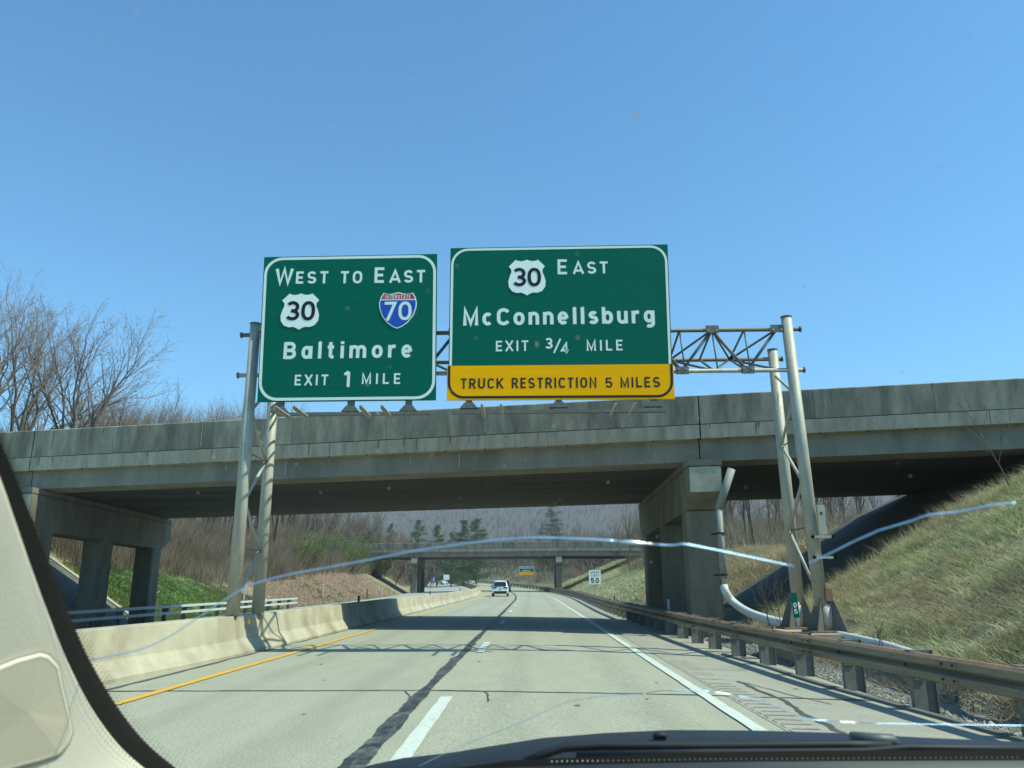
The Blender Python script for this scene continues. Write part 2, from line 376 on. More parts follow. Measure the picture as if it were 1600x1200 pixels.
def axis(segs):
    out = []
    for a, b, st in segs:
        out += list(np.arange(a, b, st))
    return np.array(out + [segs[-1][1]])
us = axis([(-1500, -300, 60), (-300, -90, 14), (-90, -40, 3), (-40, -17, .5), (-17, -7, 2.5), (-7, 4, 2.5), (4, 22, .25), (22, 44, 1.0), (44, 90, 3), (90, 300, 14), (300, 1500, 60)])
ys = axis([(-60, 2, 6), (2, 26, .3), (26, 60, .6), (60, 150, 1.5), (150, 400, 6), (400, 2400, 40)])
U, Y = np.meshgrid(us, ys)
Z = ground_z(U, Y); X = U + xc(Y)
V = np.stack([X, Y, Z], -1).reshape(-1, 3)
nu, ny = len(us), len(ys)
ii, jj = np.meshgrid(np.arange(ny - 1), np.arange(nu - 1), indexing='ij')
a0 = (ii * nu + jj).ravel(); F = np.stack([a0, a0 + 1, a0 + nu + 1, a0 + nu], 1)
# ground cover weights, painted by what grows there
def cover(u, Y):
    X = u + xc(Y); nz = fbm(X, Y, 4, 21); n2 = fbm(X, Y, 1.3, 22)
    c = np.zeros(u.shape + (3,)); c[...] = (0.24, 0.21, 0.12)                       # dead grass
    green = np.array([0.12, 0.17, 0.055]); soil = np.array([0.19, 0.118, 0.085]); grav = np.array([0.22, 0.205, 0.17]); woods = np.array([0.17, 0.14, 0.11])
    pale = np.array([0.34, 0.27, 0.16])
    def mix(c, k, wgt): return c * (1 - wgt[..., None]) + k * wgt[..., None]
    c = mix(c, green, np.clip((nz - .42) * 5, 0, 1) * .7 * (u > 0))
    c = mix(c, grav, ((u > 4) & (u < 6.6)).astype(float) * np.clip((Y < 60) * 1.0, 0, 1) * np.clip(.6 + n2, 0, 1))
    L = (u < -16.5) & (u > -40)
    c = mix(c, soil, L * np.clip((Y - 58 + 10 * (nz - .5)) / 6, 0, 1) * np.clip((130 - Y) / 20, 0, 1) * np.clip(1.15 - .25 * (n2 > .62), 0, 1) * (u > -30))
    c = mix(c, pale, L * np.exp(-np.square((Y - 63 + (u + 20) * 1.2) / 1.6)) * .8 * (n2 > .35))
    c = mix(c, green * np.array([.9, 1.15, .8]), L * np.clip((60 - Y) / 6, 0, 1) * (u > -25.5) * np.clip(.5 + nz, 0, 1))
    c = mix(c, woods, np.clip((np.abs(u) - 26) / 8, 0, 1) * np.ones_like(nz))
    c = mix(c, woods * .45, np.clip((Y - 300) / 100, 0, 1))
    return c
CV = cover(U, Y)
terrain = npmesh('ground', V, F, smooth=True)
tag(terrain, kind='structure')
ca = terrain.data.color_attributes.new('cover', 'FLOAT_COLOR', 'POINT')
ca.data.foreach_set('color', np.concatenate([CV.reshape(-1, 3), np.ones((nu * ny, 1))], 1).astype(np.float32).ravel())
mt = mat('ground_cover', (0.2, 0.2, 0.1), 0.95, bump=.6, bscale=3)
n_ = mt.node_tree.nodes; L_ = mt.node_tree.links
at_ = n_.new('ShaderNodeAttribute'); at_.attribute_name = 'cover'
tx = n_.new('ShaderNodeTexNoise'); tx.inputs['Scale'].default_value = 1.7; tx.inputs['Detail'].default_value = 8; tx.inputs['Roughness'].default_value = .7
tc_ = n_.new('ShaderNodeTexCoord'); L_.new(tc_.outputs['Object'], tx.inputs['Vector'])
mr_ = n_.new('ShaderNodeMapRange'); mr_.inputs[1].default_value = .3; mr_.inputs[2].default_value = .7; mr_.inputs[3].default_value = .65; mr_.inputs[4].default_value = 1.3; L_.new(tx.outputs['Fac'], mr_.inputs[0])
hs_ = n_.new('ShaderNodeHueSaturation'); L_.new(mr_.outputs[0], hs_.inputs['Value']); L_.new(at_.outputs['Color'], hs_.inputs['Color']); L_.new(hs_.outputs[0], n_['Principled BSDF'].inputs['Base Color'])
terrain.data.materials.append(mt)
def gz(u, Y): return float(ground_z(np.array(float(u)), np.array(float(Y))))

# ------------------------------------------------------------------ roads
def strip(u0, u1, y0, y1, dz, su=1, st=2.0, th=0.0, wob=0.0):
    mb = MB(); n = max(1, int(round((y1 - y0) / st))); cols = np.linspace(u0, u1, su + 1); rows = np.linspace(y0, y1, n + 1)
    vs = []; 
    for y in rows: vs += [P(c, y, dz) for c in cols]
    k = su + 1
    fs = [(i * k + j, i * k + j + 1, (i + 1) * k + j + 1, (i + 1) * k + j) for i in range(n) for j in range(su)]
    if th > 0:                       # edge skirts
        b = len(vs)
        for y in (rows[0], rows[-1]): vs += [P(c, y, dz - th) for c in cols]
        fs += [(j, b + j, b + j + 1, j + 1) for j in range(su)] + [(n * k + j + 1, b + k + j + 1, b + k + j, n * k + j) for j in range(su)]
        b = len(vs)
        for c in (cols[0], cols[-1]): vs += [P(c, y, dz - th) for y in rows]
        fs += [(i * k, (i + 1) * k, b + i + 1, b + i) for i in range(n)] + [(i * k + su, b + n + 1 + i, b + n + 2 + i, (i + 1) * k + su) for i in range(n)]
    mb.add(vs, fs); return mb

road = build(strip(-6.6, 5.0, -30, 420, -0.03, 6, 4), 'road', M['tarthin']); tag(road, kind='structure')
JY = [-21, -4.6, 11.6, 28.2, 44.6, 58.6, 72.5, 88, 104, 120, 136, 152, 170, 190, 212, 236, 264, 296, 332, 372, 420]
for i in range(len(JY) - 1):
    y0, y1 = JY[i] + .012, JY[i + 1] - .012
    st = 2.0 if y0 < 150 else 6
    build(strip(-6.6, -1.47, y0, y1, 0, 3, st, .06), 'slab', M['slab'], road)
    build(strip(-1.445, 2.62, y0, y1, 0, 3, st, .06), 'slab', M['slab'], road)
    build(strip(2.635, 4.82, y0, y1, 0, 3, st, .06), 'shoulder_slab', M['shoulder'], road)
# joint seals: thin ragged tar lines across, a wide ragged one along the lane joint
def ragged(path, widths, dz, along='Y'):
    mb = MB(); vs = []
    for (u, y), (wl, wr) in zip(path, widths):
        if along == 'Y': vs += [P(u - wl, y, dz), P(u + wr, y, dz)]
        else: vs += [P(u, y - wl, dz), P(u, y + wr, dz)]
    mb.add(vs, [((2 * i, 2 * i + 1, 2 * i + 3, 2 * i + 2) if along == 'Y' else (2 * i, 2 * i + 2, 2 * i + 3, 2 * i + 1)) for i in range(len(path) - 1)])
    return mb
R_ = random.Random(5)
for k, y in enumerate(JY[1:12]):
    a, b = (-6.0, 4.6) if k == 1 else (-1.4, 2.6) if k in (3, 4) else (-5.9, 2.6)
    pts = []; wd = []; u = a; off = 0
    while u < b:
        off = max(-.09, min(.09, off + R_.uniform(-.02, .02))); s_ = .028 if k == 1 else .035
        pts.append((u, y + off)); wd.append((R_.uniform(.5, 1.1) * s_ * 1.35, R_.uniform(.5, 1.1) * s_ * 1.35)); u += R_.uniform(.08, .2)
    build(ragged(pts, wd, .0045, 'X'), 'joint_seal', M['tarthin'], road)
def tarline(du, w0, m_t, dz, gaps, sd):
    rq = random.Random(sd); pts = []; wd = []; y = 3.0; o = 0; l = r = 1.0; on = True
    def flush():
        if len(pts) > 2: build(ragged(pts, wd, dz), 'lane_joint_seal', M[m_t], road)
    while y < 230:
        near = y < 45; o = max(-.03, min(.03, o + rq.uniform(-.008, .008)))
        l = max(.55, min(1.25, l + rq.uniform(-.16, .16))); r = max(.55, min(1.25, r + rq.uniform(-.16, .16)))
        sc_ = 1.0 if y < 22 else .8
        slow = .9 + .22 * math.sin(y * .9 + sd) * math.sin(y * .37 + 2 * sd)
        if rq.random() < gaps and near:
            flush(); pts = []; wd = []; y += rq.uniform(.1, .5)
        pts.append((-1.46 + du + o, y)); wd.append((l * w0 * sc_ * slow, r * w0 * sc_ * slow)); y += rq.uniform(.04, .11) if near else 1.5
    flush()
tarline(0, .10, 'tarthin', .0045, 0, 3); tarline(-.06, .036, 'tar', .009, .006, 4); tarline(.055, .036, 'tar', .0093, .008, 5); tarline(-.01, .03, 'tar', .0096, .03, 6)
# stray tar drips and a crack off the transverse joint
for pts in ([(-.66, 11.6), (-.60, 11.35), (-.57, 11.0), (-.55, 10.6)], [(-1.75, 11.6), (-1.62, 11.1), (-1.55, 10.7)], [(1.2, 11.5), (1.55, 11.7), (1.85, 12.0), (2.1, 11.95)],
            [(3.25, 13.4), (3.28, 12.2), (3.34, 11.2), (3.2, 10.2), (3.22, 9.3), (3.12, 8.4)], [(3.3, 13.3), (3.62, 11.8), (3.9, 10.9)], [(3.1, 15.1), (3.6, 15.1), (3.95, 15.2)],
            [(3.3, 11.6), (4.0, 11.55), (4.7, 11.7)], [(-5.9, 11.55), (-5.3, 11.6), (-5.0, 11.6)]):
    den = []; 
    for (a, b), (c, d) in zip(pts[:-1], pts[1:]):
        for t in np.linspace(0, 1, 8)[:-1]: den.append((a + (c - a) * t + R_.uniform(-.012, .012), b + (d - b) * t))
    w0 = .06 if pts[0] == (3.25, 13.4) else .018
    ax = 'X' if abs(pts[0][0] - pts[-1][0]) > abs(pts[0][1] - pts[-1][1]) else 'Y'
    build(ragged(den, [(R_.uniform(.3, 1) * w0, R_.uniform(.3, 1) * w0) for _ in den], .005, ax), 'crack_seal', M['tarthin'], road)
for (u_, y_, r_) in ((-3.9, 15.4, .05), (-1.0, 15.9, .04), (.55, 10.45, .05), (1.5, 11.1, .03), (-3.2, 12.9, .03), (.2, 19.0, .05), (1.9, 12.9, .03), (-2.6, 9.6, .03), (3.9, 12.6, .04), (-4.3, 21, .05), (1.0, 44, .09), (1.25, 47, .07)):
    pts_ = [P(u_ + r_ * R_.uniform(.5, 1) * math.cos(a), y_ + 1.8 * r_ * R_.uniform(.5, 1) * math.sin(a), .0042) for a in [2 * math.pi * j / 11 for j in range(11)]]
    m_ = MB(); m_.add(pts_, [tuple(range(11))]); build(m_, 'oil_spot', M['joint_grey'] if 'joint_grey' in M else M['asphalt'], road)
# paint
def paint(u0, u1, y0, y1, m, nm, parent=road, st=2.0):
    pts = []; wd = []; y = y0; c = (u0 + u1) / 2; h = (u1 - u0) / 2
    stp = .25 if y1 < 40 else st
    while y <= y1 + 1e-6:
        pts.append((c, y)); j = .006 if y < 40 else 0
        wd.append((h + R_.uniform(-j, j), h + R_.uniform(-j, j))); y += stp
    return build(ragged(pts, wd, .0125), nm, M[m], parent)
for a, b in [(-10, -2), (4.5, 11.1), (17.9, 21.1), (30.2, 33.3)] + [(42.4 + 12.2 * k, 45.5 + 12.2 * k) for k in range(14)]:
    paint(-1.19, -1.03, a, b, 'white_paint', 'lane_dash', st=1.55)
paint(2.26, 2.42, 2, 38, 'white_paint', 'edge_line'); paint(2.26, 2.42, 38, 400, 'white_paint', 'edge_line')
paint(-5.22, -5.07, 2, 16, 'yellow_paint', 'edge_line'); paint(-5.20, -5.05, 16, 400, 'yellow_paint', 'edge_line')
# rumble strip: a corrugated strip cut along the shoulder
mb = MB(); y = 5.0
vs = []; fs = []
rows = []
while y < 60:
    rows += [(y, .006), (y + .10, .006), (y + .12, -.004), (y + .20, -.004), (y + .22, .006)]; y += .30
for (yy, dz) in rows:
    vs += [P(2.68, yy, dz), P(3.10, yy, dz)]
fs = [(2 * i, 2 * i + 1, 2 * i + 3, 2 * i + 2) for i in range(len(rows) - 1)]
mb.add(vs, fs); rs = build(mb, 'rumble_strip', M['shoulder'], road)
mb = MB(); y = 5.0
while y < 60:
    if R_.random() < .9:
        a = R_.uniform(0, .05); b_ = R_.uniform(0, .05); vs = [P(2.70 + a, y + .115, .0075), P(3.08 - b_, y + .115, .0075), P(3.08 - b_, y + .185, .0075), P(2.70 + a, y + .185, .0075)]
        mb.add(vs, [(0, 1, 2, 3)])
    y += .30
gd = build(mb, 'rumble_groove_patch', mat('groove_patch', (0.225, 0.215, 0.175), .9, var=.3, scale=3), road); tag(gd, kind='stuff')  # thin darker patches laid over the grooves

opp = build(strip(-18.0, -7.3, -30, 420, -0.012, 3, 4), 'opposite_road', M['opp']); tag(opp, kind='structure')
paint(-16.6, -16.45, 5, 400, 'white_paint', 'edge_line', opp, 3.0); paint(-8.6, -8.45, 5, 400, 'yellow_paint', 'edge_line', opp, 3.0)
for k in range(24): paint(-12.6, -12.48, 6 + 12.2 * k, 9.1 + 12.2 * k, 'white_paint', 'lane_dash', opp, 1.55)

# asphalt kerb lip under the guardrail
def railu(Y): return float(np.interp(Y, [-20, 5, 8.7, 10.9, 14.2, 20.2, 30, 45, 97, 130, 213, 320], [6.3, 5.4, 5.02, 4.74, 4.52, 4.25, 4.06, 4.05, 4.95, 4.7, 5.0, 5.0]))
mb = MB(); rings = []
for y in np.arange(3, 19, .5):
    c = railu(y) - .02 + .03 * math.sin(y * 1.3)
    rings.append([P(c - .17, y, -.06), P(c - .10, y, .035), P(c - .01, y, .04), P(c + .08, y, -.09)])
mb.loft(rings, False, False); k_ = build(mb, 'kerb_lip', M['asphalt'], road)

# ------------------------------------------------------------------ median barrier
mbar = thing('median_barrier', 'long pale concrete median barrier between the two carriageways, with shadow stripes', 'barrier', (-6.6, 16, 0))
def barrier_seg(y0, y1, inset=0.0):
    mb = MB(); rings = []
    n = max(1, int((y1 - y0) / 2.0))
    prof = [(0, 0), (0.0, .075), (.18, .33), (.26, .79), (.27, .81), (.62, .81), (.63, .79), (.70, .33), (.88, .075), (.88, 0)]
    for y in np.linspace(y0, y1, n + 1):
        u0 = float(np.interp(y, [0, 10, 12.5, 15.5, 16.6], [-6.55, -6.45, -6.35, -6.08, -6.0])) - inset
        rings.append([P(u0 - a, y, -.02 + b) for a, b in prof])
    mb.loft(rings, True, True); return mb
ed = [-6, 4.9, 11.0, 17.25, 19.05, 27.5, 36.0, 45, 54, 63, 72, 81, 90, 100, 110, 120, 130, 142, 154, 168, 182, 200, 220, 240, 270, 300]
for a, b in zip(ed[:-1], ed[1:]):
    s_ = build(barrier_seg(a + .012, b - .012, 0.07 if a == 17.25 else 0), 'barrier_segment', M['barrier'], mbar)
mb = MB(); mb.box(-6.215, -6.19, 18.0, 18.09, .60, .70); build(mb, 'reflector', M['amber'], mbar)
pts = [(-5.985, y) for y in np.arange(4, 90, .4)]
build(ragged(pts, [(.05, R_.uniform(.01, .09)) for _ in pts], .004), 'toe_seal', M['tarthin'], mbar)
for yy in (30.5, 52.0, 74.0):
    mb = MB(); mb.box(*[float(xc(yy)) - 6.47, float(xc(yy)) - 6.40], yy, yy + .05, float(zp(yy)) + .78, float(zp(yy)) + 1.02)
    d_ = build(mb, 'barrier_delineator', M['blackplastic'], mbar)

# ------------------------------------------------------------------ guardrails
def wbeam(side=1):
    # (offset across, height) of a W section, top flange last
    return [(0.0, .0), (-.08 * side, .03), (-.08 * side, .11), (-.01 * side, .155), (-.08 * side, .20), (-.08 * side, .28), (0.0, .31)]
def guardrail(name, label, ufun, y0, y1, side, ztop, seglen, postgap, mrail, mpost, rustm=None, rect=False, double=False, post_h=.45, posts_y=None, first_parts_to=1e9):
    yb = (y0 + y1) / 2 if y0 < 0 else y0
    g = thing(name, label, 'guardrail', P(ufun(yb), yb, 0))
    y = y0
    while y < y1 - .1:
        e = min(y + seglen, y1); mb = MB(); rings = []; n = max(1, int(seglen / 2))
        if double:
            for (h0, h1) in ((-.12, 0), (-.42, -.30)):
                mb.loft([[P(ufun(t) + a, t, ztop + b) for a, b in ((-.05, h0), (.05, h0), (.05, h1), (-.05, h1))] for t in np.linspace(y, e - .01, n + 1)], True, True)
            build(mb, 'rail', mrail, g)
        else:
            for t in np.linspace(y, e - .01, n + 1):
                pr = wbeam(side); rings.append([P(ufun(t) + a, t, ztop - .31 + b) for a, b in pr])
            mb.loft(rings, False, False)
            # thickness
            mb.loft([[P(ufun(t) + a + .006 * side, t, ztop - .31 + b) for a, b in reversed(pr)] for t in np.linspace(y, e - .01, n + 1)], False, False)
            r = build(mb, 'rail', mrail, g)
            if rustm:
                mb = MB(); rings = []
                for t in np.linspace(y, e - .01, n + 1):
                    u_ = ufun(t); rings.append([P(u_ - .075 * side, t, ztop - .028), P(u_ - .03 * side, t, ztop + .006), P(u_ + .05 * side, t, ztop + .006), P(u_ + .05 * side, t, ztop - .02)])
                mb.loft(rings, True, True); build(mb, 'top_flange', rustm, g)
        y = e
    for t in (posts_y if posts_y is not None else np.arange(y0 + .6, y1, postgap)):
        u_ = ufun(t); mb = MB()
        a0 = P(u_, t, 0); zb = min(gz(u_ + .15 * side, t), a0[2]) - .15; zt = a0[2] + ztop + .02
        x = a0[0] + .02 * side if side > 0 else a0[0] - .02
        # block and I post
        xb0, xb1 = sorted((x, x + .15 * side)); xp0, xp1 = sorted((x + .15 * side, x + .30 * side))
        mb.box(xb0, xb1, t - .075, t + .075, zt - .36, zt)
        mb.box(xp0, xp0 + .012, t - .05, t + .05, zb, zt); mb.box(xp1 - .012, xp1, t - .05, t + .05, zb, zt); mb.box(xp0, xp1, t - .005, t + .005, zb, zt)
        mb.box(min(xb0, xp0), min(xb0, xp0) + .15, t - .055, t + .045, zb, zt - .36)
        build(mb, 'post', mpost, g)
        if rustm and t < 32:
            m_ = MB(); q = P(u_ - .012 * side, t, ztop - .155); m_.tube([q, (q[0] - .022 * side, q[1], q[2])], .02, 6); build(m_, 'bolt', M['dark'], g)
    if rustm:
        y = y0 + seglen
        while y < 40:
            m_ = MB(); m_.loft([[P(ufun(t) + a - .007 * side, t, ztop - .31 + b) for a, b in wbeam(side)] for t in (y - .16, y + .16)], False, False); build(m_, 'splice', mrail, g)
            for dy in (-.1, .1):
                for hz in (.07, .24):
                    m_ = MB(); q = P(ufun(y + dy) - .088 * side, y + dy, ztop - .31 + hz); m_.tube([q, (q[0] - .015 * side, q[1], q[2])], .014, 6); build(m_, 'bolt', M['dark'], g)
            y += seglen
    return g
guardrail('roadside_guardrail', 'weathered W-beam guardrail with rusty top edge along the right shoulder', railu, 2.0, 150, 1, .70, 3.9, 1.92, M['rail'], M['railpost'], M['rust'],
          posts_y=[5.3, 7.0, 8.85, 10.75, 12.65, 14.5, 16.4, 18.3, 20.2, 22.1, 24, 25.9] + list(np.arange(27.8, 150, 1.92)))
guardrail('bend_guardrail', 'distant guardrail following the outside of the bend past the second bridge', lambda y: 5.2, 152, 300, 1, .72, 10, 6, M['rail'], M['railpost'])
guardrail('opposite_guardrail', 'bright twin-rail guardrail ending on the far side of the opposite carriageway', lambda y: -17.2, 14, 60, -1, .74, 5.5, 2.2, M['alum'], M['railpost'], double=True)
guardrail('opposite_bend_guardrail', 'dark guardrail beyond the opposite carriageway where the road bends left', lambda y: -18.4, 150, 300, -1, .75, 10, 6, M['rail'], M['railpost'])

# ------------------------------------------------------------------ bridges
def bridge(name, label, Y0, sk, W, uL, uPL, uPR, uR, prof, sup, capw, colX, endL, endR, pier_z, detail=True):
    """prof(x)->(top, line, slab, gird) heights at the near face; sk: skew dY/dX; W: width; sup: fall per metre across"""
    br = thing(name, label, 'bridge', (uPR, Y0 + sk * uPR, 0))
    def Q(x, v, z): return (x, Y0 + sk * x + v, z - sup * v)
    def prism(x0, x1, v0, v1, zf0, zf1, n=1, mbx=None):
        m_ = mbx or MB(); xs = np.linspace(x0, x1, n + 1)
        rings = []
        for x in xs:
            a, b = zf0(x), zf1(x); rings.append([Q(x, v0, a), Q(x, v1, a), Q(x, v1, b), Q(x, v0, b)])
        m_.loft(rings, True, True); return m_
    T = lambda x: prof(x)[0]; Ln = lambda x: prof(x)[1]; S = lambda x: prof(x)[2]; G = lambda x: prof(x)[3]
    joints = [uL, uPL, uPR, uR]
    rr = random.Random(11)
    if detail:
        for k in range(46):
            x = rr.uniform(-21, 17); top_ = rr.random() < .45; a_ = (T(x) - .02) if top_ else Ln(x); l_ = rr.uniform(.12, .42); w_ = rr.uniform(.012, .05); v_ = -.0225 if not top_ else -.0015
            m_ = MB()
            if top_: lo = a_ - l_ * 1.8; m_.quad(Q(x, -.003, lo), Q(x + w_ * .4, -.003, lo), Q(x + w_, .012, a_ - .03), Q(x, .012, a_ - .03))
            else: m_.quad(Q(x, v_, a_ - l_), Q(x + w_ * .5, v_, a_ - l_), Q(x + w_, v_, a_ - .01), Q(x, v_, a_ - .01))
            build(m_, 'drip_stain', M['dripdark'], br)
    for si in range(3):
        a, b = joints[si] + .02, joints[si + 1] - .02
        # parapet panels between form joints
        n = max(2, int((b - a) / 3.1)) if detail else 2
        e = np.linspace(a, b, n + 1)
        for k in range(n):
            g_ = .006
            for (v0, v1) in ((0, .30), (W - .30, W)):
                ch = MB(); rings = []
                for x in (e[k] + g_, e[k + 1] - g_):
                    lo, hi = Ln(x) + .03, T(x)
                    if v0 == 0: sec = [(0, lo), (v1, lo), (v1 - .04, hi), (v0 + .05, hi), (v0 + .018, hi - .03)]
                    else: sec = [(v0, lo), (v1, lo), (v1, hi - .03), (v1 - .03, hi), (v0 + .04, hi)]
                    rings.append([Q(x, v, z) for v, z in sec])
                ch.loft(rings, True, True); build(ch, 'parapet_panel', M['parapet'], br)
            if rr.random() < .55 and detail:   # pale lime line at the form joint
                x = e[k + 1] - .03; m_ = MB(); m_.quad(Q(x, -.004, Ln(x) + .1), Q(x + .03, -.004, Ln(x) + .1), Q(x + .03, -.0005, T(x) - .06), Q(x, -.0005, T(x) - .06)); build(m_, 'lime_streak', M['chalk'], br)
        n2 = max(2, int((b - a) / 4.2)) if detail else 1
        e2 = np.linspace(a, b, n2 + 1)
        for k in range(n2):
            build(prism(e2[k] + .004, e2[k + 1] - .004, -.02, .55, S, Ln), 'deck_edge', M['slabedge'], br)
        build(prism(a, b, .56, W - .56, lambda x: S(x) + .1, Ln), 'deck', M['girder'], br)
        build(prism(a, b, .012, .28, lambda x: Ln(x) + .001, lambda x: Ln(x) + .029), 'construction_joint', M['dark'], br)
        build(prism(a, b, W - .55, W + .02, S, Ln), 'deck_edge', M['slabedge'], br)
        # adjacent box girders
        nb = 9; gw = (W - .5) / nb
        for k in range(nb):
            v0 = .25 + k * gw
            build(prism(a, b, v0 + (0.0 if k == 0 else .008), v0 + gw - .008, G, lambda x: S(x) + (.0 if k in (0, nb - 1) else .09)), 'girder', M['girder'] if k == 0 else M['soffit_shade'], br)
        if detail:
            for x in rr.sample(list(np.linspace(a + 1, b - 1, 40)), 6):
                m_ = MB(); h0 = S(x) - rr.uniform(.02, .12); h1 = h0 - rr.uniform(.2, .5)
                m_.quad(Q(x, .2475, h1), Q(x + .025, .2475, h1), Q(x + .03, .246, h0), Q(x, .246, h0)); build(m_, 'lime_streak', M['chalk'], br)
            for x in np.arange(a + .8, b, 1.35):
                m_ = MB(); m_.tube([Q(x, .02, S(x) - .001), Q(x, .02, S(x) - .03)], .03, 6); build(m_, 'drip_plug', M['dark'], br)
        # dark filler of the expansion joints
    for x in (uPL, uPR):
        build(prism(x - .05, x + .05, .03, .3, S, lambda t: T(t) - .02), 'expansion_joint', M['dark'], br)
    # piers: cap on columns
    for (x0, near) in ((uPL, 0), (uPR, 0)):
        hw = capw / 2; zt = G(x0) - .02
        m_ = MB()
        m_.loft([[Q(x - 0, v, z) for v, z in ((-.35, zt - .0), (-.35, zt - .20), (W + .2, zt - .20), (W + .2, zt))] for x in (x0 - hw, x0 + hw)], True, True)
        c_ = build(m_, 'pier_seat', M['pier'], br)
        m_ = MB(); m_.loft([[Q(x, v, z) for v, z in ((-.32, zt - .225), (-.32, zt - 1.02), (.55, zt - 1.5), (W - .7, zt - 1.5), (W + .17, zt - 1.02), (W + .17, zt - .225))] for x in (x0 - hw + .02, x0 + hw - .02)], True, True)
        build(m_, 'pier_cap', M['pier'], br)
        m_ = MB(); m_.loft([[Q(x, v, z) for v, z in ((-.335, zt - .235), (-.335, zt - 1.0), (-.321, zt - 1.0), (-.321, zt - .235))] for x in (x0 - hw + .05, x0 + hw - .05)], True, True)
        build(m_, 'cap_end_lit_face', M['cap_end_lit'], br)  # pale facing laid over the cap end to look sunlit
        for v in colX:
            m_ = MB(); h = capw * .46
            zc = zt - 1.5
            m_.loft([[Q(x0 - h + .06, v - h, z), Q(x0 + h - .06, v - h, z), Q(x0 + h, v - h + .06, z), Q(x0 + h, v + h - .06, z), Q(x0 + h - .06, v + h, z), Q(x0 - h + .06, v + h, z), Q(x0 - h, v + h - .06, z), Q(x0 - h, v - h + .06, z)] for z in (pier_z, zc)], True, True)
            build(m_, 'pier_column', M['pier'], br)
    for (xe, d) in ((endL, -1), (endR, 1)):
        a, b = sorted((xe, xe + 1.0 * d)); 
        build(prism(a, b, .2, W - .2, lambda x: 0.5, lambda x: G(x) - .02), 'abutment', M['pier'], br)
    return br, Q
prof1 = lambda x: (7.20 + .007 * x, 6.215 + .010 * x, 5.77 + .012 * x, 5.09 + .010 * x)
b1, Q1 = bridge('overpass', 'weathered grey concrete overpass crossing the highway right behind the big green signs', 25.63, -.17, 11.1, -46, -18.5, 5.36, 36,
            prof1, .025, 1.02, (.9, 5.4, 10.0), -29.6, 17.7, -.6)
prof2 = lambda x: (7.92, 6.95, 6.45, 5.72) if x < 0 else (7.92 - .012 * x, 6.95 - .012 * x, 6.45 - .01 * x, 5.72 - .01 * x)
b2, Q2 = bridge('far_overpass', 'second low concrete overpass further down the road, behind the white car', 128, -.17, 10.5, -44, -18.9, 4.35, 36,
            prof2, .02, 1.0, (.7, 5.2, 9.8), -29, 17.0, -.2, detail=False)
# slope paving under the first bridge, both sides (slabs of concrete)
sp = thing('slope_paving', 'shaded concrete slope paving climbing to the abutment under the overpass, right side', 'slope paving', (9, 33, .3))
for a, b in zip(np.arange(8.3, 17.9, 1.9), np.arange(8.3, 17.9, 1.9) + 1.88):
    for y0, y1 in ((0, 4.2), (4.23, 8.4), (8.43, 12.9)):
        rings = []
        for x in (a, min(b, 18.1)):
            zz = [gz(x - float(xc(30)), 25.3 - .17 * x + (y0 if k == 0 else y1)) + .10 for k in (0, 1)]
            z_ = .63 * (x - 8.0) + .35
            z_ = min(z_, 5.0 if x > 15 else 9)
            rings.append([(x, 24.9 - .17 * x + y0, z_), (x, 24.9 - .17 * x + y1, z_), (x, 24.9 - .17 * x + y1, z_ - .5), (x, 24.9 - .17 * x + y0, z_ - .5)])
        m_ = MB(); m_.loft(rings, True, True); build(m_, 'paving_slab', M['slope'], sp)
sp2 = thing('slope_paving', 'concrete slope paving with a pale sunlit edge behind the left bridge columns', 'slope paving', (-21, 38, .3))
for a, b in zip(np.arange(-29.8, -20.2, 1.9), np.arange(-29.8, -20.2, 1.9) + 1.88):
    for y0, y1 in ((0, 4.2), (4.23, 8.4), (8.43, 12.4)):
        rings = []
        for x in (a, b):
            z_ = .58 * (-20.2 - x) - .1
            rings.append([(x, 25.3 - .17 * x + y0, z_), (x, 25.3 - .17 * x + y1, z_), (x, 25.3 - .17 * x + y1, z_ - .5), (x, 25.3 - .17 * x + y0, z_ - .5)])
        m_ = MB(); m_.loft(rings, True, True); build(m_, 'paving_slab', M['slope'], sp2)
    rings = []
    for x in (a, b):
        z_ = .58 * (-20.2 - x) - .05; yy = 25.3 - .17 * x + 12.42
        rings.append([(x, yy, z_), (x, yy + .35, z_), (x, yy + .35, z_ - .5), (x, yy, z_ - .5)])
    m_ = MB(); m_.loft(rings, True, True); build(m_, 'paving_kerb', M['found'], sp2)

# ------------------------------------------------------------------ sign gantry
ga = thing('sign_gantry', 'grey tubular steel truss gantry on paired posts spanning the carriageway and carrying two signs', 'sign gantry', (0, 17.9, 0))
FY, RY = 17.5, 18.95
XL, XR = -6.38, 5.93
for (x, y, zb, zt) in ((XL, FY, .80, 7.32), (XL + .05, RY, .80, 6.95), (XR, FY, .95, 7.34), (XR + .08, RY, .95, 6.98)):
    xb = x + (.0 if x < 0 else .03)
    m_ = MB(); m_.tube([(xb + (0.14 if (x > 0 and y == FY) else (.05 if x > 0 else 0)), y, zb), (x, y, zt)], [.142, .118], 16); build(m_, 'post', M['galv'], ga, True)
    m_ = MB(); m_.tube([(x, y, zt + .005), (x, y, zt + .035)], .128, 16); build(m_, 'post_cap', M['galv_dark'], ga)
ZT, ZB, ZR = 7.07, 6.10, 6.77
for (y, z) in ((FY, ZT), (FY, ZB), (RY, ZR)):
    m_ = MB(); m_.tube([(XL - .30, y, z), (XR + .28, y, z)], .048, 10); build(m_, 'chord', M['galv_dark'] if z != ZB else M['galv'], ga, True)
    for s_ in (-1, 1):
        m_ = MB(); xx = XL - .30 if s_ < 0 else XR + .28; m_.tube([(xx, y, z), (xx + .03 * s_, y, z)], .07, 10); build(m_, 'end_flange', M['galv_dark'], ga)
bays = np.linspace(XL + .25, XR - .25, 17)
